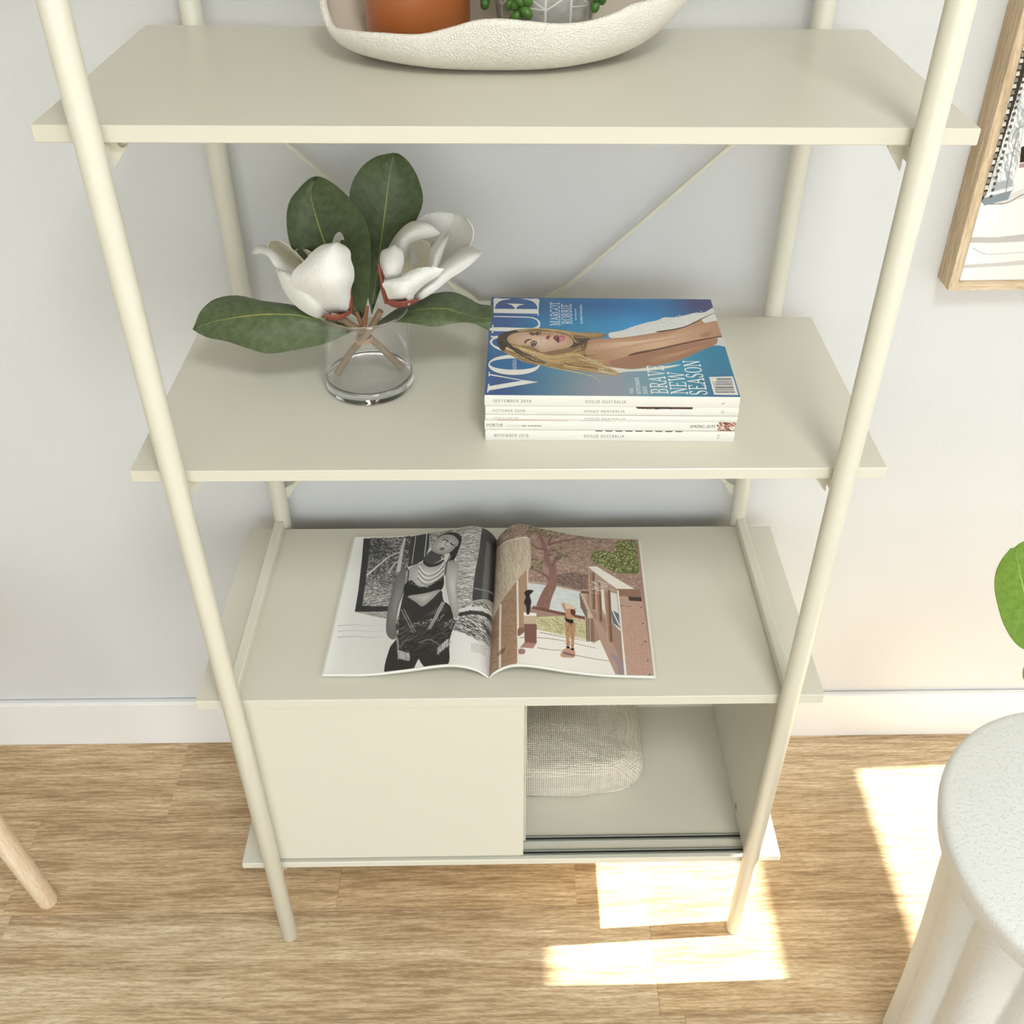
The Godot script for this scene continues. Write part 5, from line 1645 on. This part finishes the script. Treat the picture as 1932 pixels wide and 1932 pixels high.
func build_open_magazine() -> void:
	var lx := [-0.200, -0.147, -0.102, -0.058, -0.036, -0.014, -0.003, 0.0]
	var lf := [0.0060, 0.0070, 0.0142, 0.0233, 0.0240, 0.0165, 0.0060, 0.001]
	var lb := [0.0052, 0.0066, 0.0118, 0.0215, 0.0268, 0.0208, 0.0080, 0.001]
	var rx := [0.0, 0.003, 0.015, 0.030, 0.052, 0.097, 0.142, 0.2005]
	var rf := [0.001, 0.0075, 0.0185, 0.0252, 0.0245, 0.0150, 0.0085, 0.0060]
	var rb := [0.001, 0.0090, 0.0230, 0.0310, 0.0262, 0.0150, 0.0070, 0.0050]
	var o := thing("open_magazine", "open fashion magazine lying on the cabinet top, pages arching up from the gutter", "magazine", Vector3(0, Y3, 0))
	var ax := Vector2(cos(0.0218), sin(0.0218))
	for side in [-1.0, 1.0]:
		var at := func(u: float, v: float, drop: float, grow: float) -> Vector3:
			var d := (-0.2 * (1.0 - u) if side < 0 else 0.2 * u) * (1.0 + grow)
			var g := Vector2(-0.0205, 0.066).lerp(Vector2(-0.0285, 0.3185), v) + ax * d
			var dd := clampf(d, -0.2, 0.2)
			var h := lerpf(curve_at(lx if side < 0 else rx, lb if side < 0 else rb, dd), curve_at(lx if side < 0 else rx, lf if side < 0 else rf, dd), v)
			return Vector3(g.x, maxf(h - drop, 0.0006 - drop * 0.01), g.y)
		# the printed page, the pages under it, the cover under those
		var c := canvas(1024, 1280, Color("dbdad5") if side < 0 else Color("a88a7c"))
		if side < 0:
			grad(c, ["e2e1dc dcdbd6 dcdbd6 dcdbd6", "e2e1dc dcdbd6 dcdbd6 dcdbd6", "e6e5e0 e2e1dc e2e1dc e2e1dc"])
			print_left_page(c)
		else:
			print_right_page(c)
		c.im.resize(560, 700, Image.INTERPOLATE_LANCZOS)
		var nu := 48
		var nv := 12
		var st := mb()
		st.set_smooth_group(0)
		for i in nv:
			for j in nu:
				for q in [[j, i], [j + 1, i], [j + 1, i + 1], [j, i], [j + 1, i + 1], [j, i + 1]]:
					var u: float = float(q[0]) / nu
					var v: float = float(q[1]) / nv
					st.set_uv(Vector2(u, v))
					st.add_vertex(at.call(u, v, 0.0, 0.0))
		var pg := obj("printed_page", st, printed(c, 0.34, 0.4), o)
		pg.set_meta("label", "black and white photograph of a woman" if side < 0 else "warm photograph of a terrace above water")
		for layer in [["pages", 0.0002, 0.0032, 0.006, M.paper], ["cover", 0.0034, 0.0039, 0.018, M.paper]]:
			st = mb()
			st.set_smooth_group(-1)
			var e := 0.0015 if layer[0] == "pages" else 0.0025
			var lim: float = layer[3]
			for i in nv:
				for j in nu:
					var p := []
					for q in [[j, i], [j + 1, i], [j + 1, i + 1], [j, i + 1]]:
						var v: float = lerpf(-e / 0.25 * 0.5, 1.0 + e / 0.25 * 0.5, float(q[1]) / nv)
						p.append([at.call(float(q[0]) / nu, v, layer[1], lim), at.call(float(q[0]) / nu, v, layer[2], lim)])
					quad(st, p[0][0], p[1][0], p[2][0], p[3][0], Vector3.UP)
					quad(st, p[0][1], p[1][1], p[2][1], p[3][1], Vector3.DOWN)
					if i == 0:
						quad(st, p[0][0], p[1][0], p[1][1], p[0][1], Vector3(0, 0, -1))
					if i == nv - 1:
						quad(st, p[3][0], p[2][0], p[2][1], p[3][1], Vector3(0, 0, 1))
					if side < 0 and j == 0:
						quad(st, p[0][0], p[3][0], p[3][1], p[0][1], Vector3(-1, 0, 0))
					if side > 0 and j == nu - 1:
						quad(st, p[1][0], p[2][0], p[2][1], p[1][1], Vector3(1, 0, 0))
			obj(layer[0], st, layer[4], o)


# ------------------------------------------------------------------ bottom: folded throw in the cabinet
func build_throw() -> void:
	var o := thing("folded_throw", "folded oatmeal woven throw lying in the open half of the cabinet", "blanket", Vector3(0.045, Y4, 0.168))
	var nz := FastNoiseLite.new()
	nz.seed = 4
	nz.frequency = 9.0
	var power := func(c: float, e: float) -> float: return signf(c) * pow(absf(c), e)
	var prof := [[0.0, 0.0], [0.5, 0.0], [0.88, 0.0], [0.965, 0.006], [0.993, 0.018], [1.0, 0.030], [0.993, 0.042], [0.97, 0.052], [0.92, 0.0605], [0.84, 0.0655], [0.66, 0.068], [0.33, 0.069], [0.0, 0.069]]
	var na := 132
	var rings := []
	for k in 37:
		var f := k / 3.0
		var i := mini(int(f), prof.size() - 2)
		var sc: float = lerpf(prof[i][0], prof[i + 1][0], f - i)
		var y: float = lerpf(prof[i][1], prof[i + 1][1], f - i)
		var ring := []
		for q in na:
			var a := TAU * q / na
			var v := Vector3(0.153 * power.call(cos(a), 0.36) * sc, y, 0.086 * power.call(sin(a), 0.36) * sc)
			var n := nz.get_noise_3d(v.x, y * 2.0, v.z)
			if y > 0.004:
				v.y += n * 0.008 * minf(1.0, y / 0.05) - 0.006 * clampf((v.x - 0.09) / 0.06, 0.0, 1.0) * y / 0.07
				v.x += n * 0.006 * sc
				v.z += (n * 0.006 + 0.005 * cos(v.x * 16.0) - 0.003) * sc
			ring.append(v)
		rings.append(ring)
	var st := mb()
	st.set_smooth_group(0)
	for k in 36:
		for q in na:
			var j := (q + 1) % na
			var look: Vector3 = (rings[k][q] + rings[k + 1][j]) / 2.0 - Vector3(0, 0.03, 0)
			if k < 6:
				look = Vector3.DOWN
			elif k > 29:
				look = Vector3.UP
			for t in [[rings[k][q], rings[k][j], rings[k + 1][j]], [rings[k][q], rings[k + 1][j], rings[k + 1][q]]]:
				if (t[1] - t[0]).cross(t[2] - t[0]).length_squared() > 1e-18:
					tri(st, t[0], t[1], t[2], look)
	obj("body", st, M.weave, o)


# ------------------------------------------------------------------ right: side table, framed canvas, branch
func build_side_table() -> void:
	var o := thing("side_table", "round white stone-look side table with fluted drum base", "side table", Vector3(0.6275, 0, 0.559))
	var st := mb()
	var p := [Vector2(0, 0.474), Vector2(0.160, 0.474), Vector2(0.169, 0.4755), Vector2(0.1715, 0.479), Vector2(0.1775, 0.505), Vector2(0.178, 0.511), Vector2(0.1765, 0.5155), Vector2(0.173, 0.5185), Vector2(0.1685, 0.52), Vector2(0.08, 0.52), Vector2(0, 0.52)]
	lathe(st, p, Vector3.ZERO, 128)
	obj("table_top", st, M.plaster, o)
	st = mb()
	lathe(st, [Vector2(0, 0.0), Vector2(0.124, 0.0), Vector2(0.1265, 0.002), Vector2(0.1275, 0.006), Vector2(0.129, 0.12), Vector2(0.135, 0.26), Vector2(0.145, 0.40), Vector2(0.152, 0.4745)], Vector3.ZERO, 280, 7.0, 0.07)
	obj("base", st, M.plaster, o)


func build_canvas() -> void:
	var x0 := 0.0
	var x1 := 0.4045
	var y0 := 0.0
	var y1 := 0.5435
	var d := 0.0375
	var o := thing("framed_print", "framed photographic canvas in a thin light oak floating frame, beside the shelves", "picture", Vector3(0.5375, 0.8865, 0.0))
	o.rotation.z = TILT
	var wdt := 0.0105
	for b in [[x0, x0 + wdt, y0, y1, false], [x1 - wdt, x1, y0, y1, false], [x0, x1, y0, y0 + wdt, true], [x0, x1, y1 - wdt, y1, true]]:
		var st := mb()
		st.set_smooth_group(-1)
		var lo := Vector3(b[0], b[2], 0.001)
		var hi := Vector3(b[1], b[3], d)
		if b[4]:
			lo.x += wdt
			hi.x -= wdt
		var cn := []
		for k in 8:
			cn.append(Vector3(hi.x if k & 1 else lo.x, hi.y if k & 2 else lo.y, hi.z if k & 4 else lo.z))
		for f in [[0, 1, 3, 2, Vector3(0, 0, -1)], [4, 5, 7, 6, Vector3(0, 0, 1)], [0, 1, 5, 4, Vector3(0, -1, 0)], [2, 3, 7, 6, Vector3(0, 1, 0)], [0, 2, 6, 4, Vector3(-1, 0, 0)], [1, 3, 7, 5, Vector3(1, 0, 0)]]:
			var q := [cn[f[0]], cn[f[1]], cn[f[2]], cn[f[0]], cn[f[2]], cn[f[3]]]
			for t in [0, 3]:
				var tr: Array = q.slice(t, t + 3)
				if (tr[2] - tr[0]).cross(tr[1] - tr[0]).dot(f[4]) < 0:
					tr = [tr[0], tr[2], tr[1]]
				for v in tr:
					var along: float = v.x if b[4] else v.y
					var across: float = v.z + (v.y if b[4] else v.x)
					st.set_uv(Vector2(along / 0.5, across / 0.1))
					st.add_vertex(v)
		obj("frame_side", st, M.oak, o)
	box("backing", Vector3((x0 + x1) / 2.0, (y0 + y1) / 2.0, 0.006), Vector3(x1 - x0 - 0.021, y1 - y0 - 0.021, 0.004), M.groove, o, 0.0)
	var cx0 := 0.0135
	var cx1 := 0.391
	var cy0 := 0.0110
	var cy1 := 0.5325
	box("canvas_block", Vector3((cx0 + cx1) / 2.0, (cy0 + cy1) / 2.0, 0.0202), Vector3(cx1 - cx0, cy1 - cy0, 0.0245), mat("e4e0d8", 0.8), o, 0.001)
	var c := canvas(1024, 1424, Color("ebe8e1"))
	grad(c, ["d8d5ce dedbd4 e4e1da", "e0ddd6 e6e3dc e8e5de", "ebe8e1 ebe8e1 ebe8e1", "eeebe4 ebe8e1 ebe8e1"])
	print_canvas(c)
	var st := mb()
	st.set_smooth_group(-1)
	for q in [[0, 0], [1, 0], [1, 1], [0, 0], [1, 1], [0, 1]]:
		st.set_uv(Vector2(q[0], q[1]))
		st.add_vertex(Vector3(lerpf(cx0, cx1, q[0]), lerpf(cy1, cy0, q[1]), 0.0327))
	var f := obj("print", st, printed(c, 0.7, 0.3), o)
	f.set_meta("label", "pale striped photograph with a beaded spine")


func build_branch() -> void:
	var at := Vector3(0.72, 0.52, 0.60)
	var v := thing("bottle_vase", "small white bottle vase on the round side table", "vase", at)
	var st := mb()
	lathe(st, [Vector2(0, 0), Vector2(0.038, 0), Vector2(0.045, 0.006), Vector2(0.052, 0.04), Vector2(0.045, 0.085), Vector2(0.022, 0.115), Vector2(0.016, 0.14), Vector2(0.019, 0.165), Vector2(0.017, 0.166), Vector2(0.014, 0.14), Vector2(0.016, 0.115), Vector2(0, 0.02)], Vector3.ZERO, 48)
	obj("body", st, mat("e9e7e0", 0.4), v)
	var o := thing("leafy_branch", "branch with broad bright green leaves reaching in beside the white wall", "plant")
	var a: Array = PATCHES["broad_leaf"]
	var n := a.size() / 9
	var base := Vector3(a[n * 3], a[n * 3 + 1], a[n * 3 + 2])
	a = PATCHES["broad_leaf_small"]
	n = a.size() / 9
	var base2 := Vector3(a[n * 3], a[n * 3 + 1], a[n * 3 + 2])
	stem("stem", [at + Vector3(0.004, 0.05, 0), at + Vector3(0, 0.165, 0), at + Vector3(-0.02, 0.24, -0.02), at + Vector3(-0.02, 0.40, -0.03)], 0.0035, M.twig, o)
	stem("leaf_stalk", [at + Vector3(-0.029, 0.24, -0.02), (at + Vector3(-0.03, 0.24, -0.02)).lerp(base, 0.5) + Vector3(0, 0.01, 0), base], 0.002, M.bead, o)
	stem("leaf_stalk", [at + Vector3(-0.004, 0.172, -0.002), (at + Vector3(-0.004, 0.172, 0)).lerp(base2, 0.5) + Vector3(0, 0.01, 0), base2], 0.002, M.bead, o)
	patch("leaf", "broad_leaf", M.leaf_bright, o, 0.0008, 0.002)
	patch("leaf", "broad_leaf_small", M.leaf_bright, o, 0.0008, 0.001)


# ------------------------------------------------------------------ left: stool
func build_stool() -> void:
	var c := Vector3(-0.972, 0, 0.305)
	var o := thing("wooden_stool", "pale beech stool with splayed round legs at the left of the shelves", "stool", c)
	var st := mb()
	lathe(st, round_profile(0.19, 0.43, 0.46, 0.008), Vector3.ZERO, 64)
	obj("seat", st, M.beech, o)
	var foot := Vector3(-0.7015, 0, 0.303) - c
	var top := Vector3(-0.7550, 0.44, 0.303) - c
	top = foot + (top - foot)
	for k in 4:
		var turn := Basis(Vector3.UP, TAU * k / 4.0)
		st = mb()
		st.set_smooth_group(0)
		var seg := 28
		var d := (top - foot).normalized()
		var hor := func(y: float, an: float, r: float) -> Vector3:
			var ctr := foot.lerp(top, y)
			var fr := frame_at(d)
			var q := ctr + (fr.x * cos(an) + fr.y * sin(an)) * r
			if y <= 0.0:   # cut level with the floor
				q += d * ((0.0 - q.y) / d.y)
			return q
		var ys := [0.0, 0.012, 0.5, 1.0]
		var rs := [0.0118, 0.0142, 0.016, 0.017]
		for i in 3:
			for q in seg:
				for t in [[q, i], [q + 1, i], [q + 1, i + 1], [q, i], [q + 1, i + 1], [q, i + 1]]:
					st.set_uv(Vector2(ys[t[1]] * 0.75 + k * 0.2, float(t[0]) / seg * 0.6))
					st.add_vertex(turn * hor.call(ys[t[1]], TAU * t[0] / seg, rs[t[1]]))
		st.set_smooth_group(-1)
		for q in seg:
			tri(st, turn * foot, turn * hor.call(0.0, TAU * q / seg, rs[0]), turn * hor.call(0.0, TAU * (q + 1) / seg, rs[0]), Vector3.DOWN)
		obj("leg", st, M.beech, o)


# ------------------------------------------------------------------ ceiling light above the middle of the room
func build_ceiling_light() -> void:
	var o := thing("ceiling_light", "flat square white ceiling light panel high above the floor in front of the shelves", "ceiling light", Vector3(0.45, ROOM_H, 1.72))
	box("housing", Vector3(0, -0.02, 0), Vector3(0.54, 0.04, 0.54), M.frame_paint, o, 0.004)
	var glow := mat("ffffff", 0.6)
	glow.emission_enabled = true
	glow.emission = Color(1.0, 0.99, 0.95)
	glow.emission_energy_multiplier = 2.0
	box("diffuser", Vector3(0, -0.042, 0), Vector3(0.5, 0.006, 0.5), glow, o, 0.001)
	var l := AreaLight3D.new()
	l.name = "panel_light"
	l.area_size = Vector2(0.5, 0.5)
	l.area_normalize_energy = true
	l.light_color = Color(0.97, 0.99, 0.985)
	l.light_energy = LAMP_ENERGY
	l.area_range = 8.0
	l.area_attenuation = 2.0
	l.shadow_enabled = true
	l.position = Vector3(0, -0.05, 0)
	l.basis = Basis.looking_at(Vector3.DOWN, Vector3.FORWARD)
	o.add_child(l)
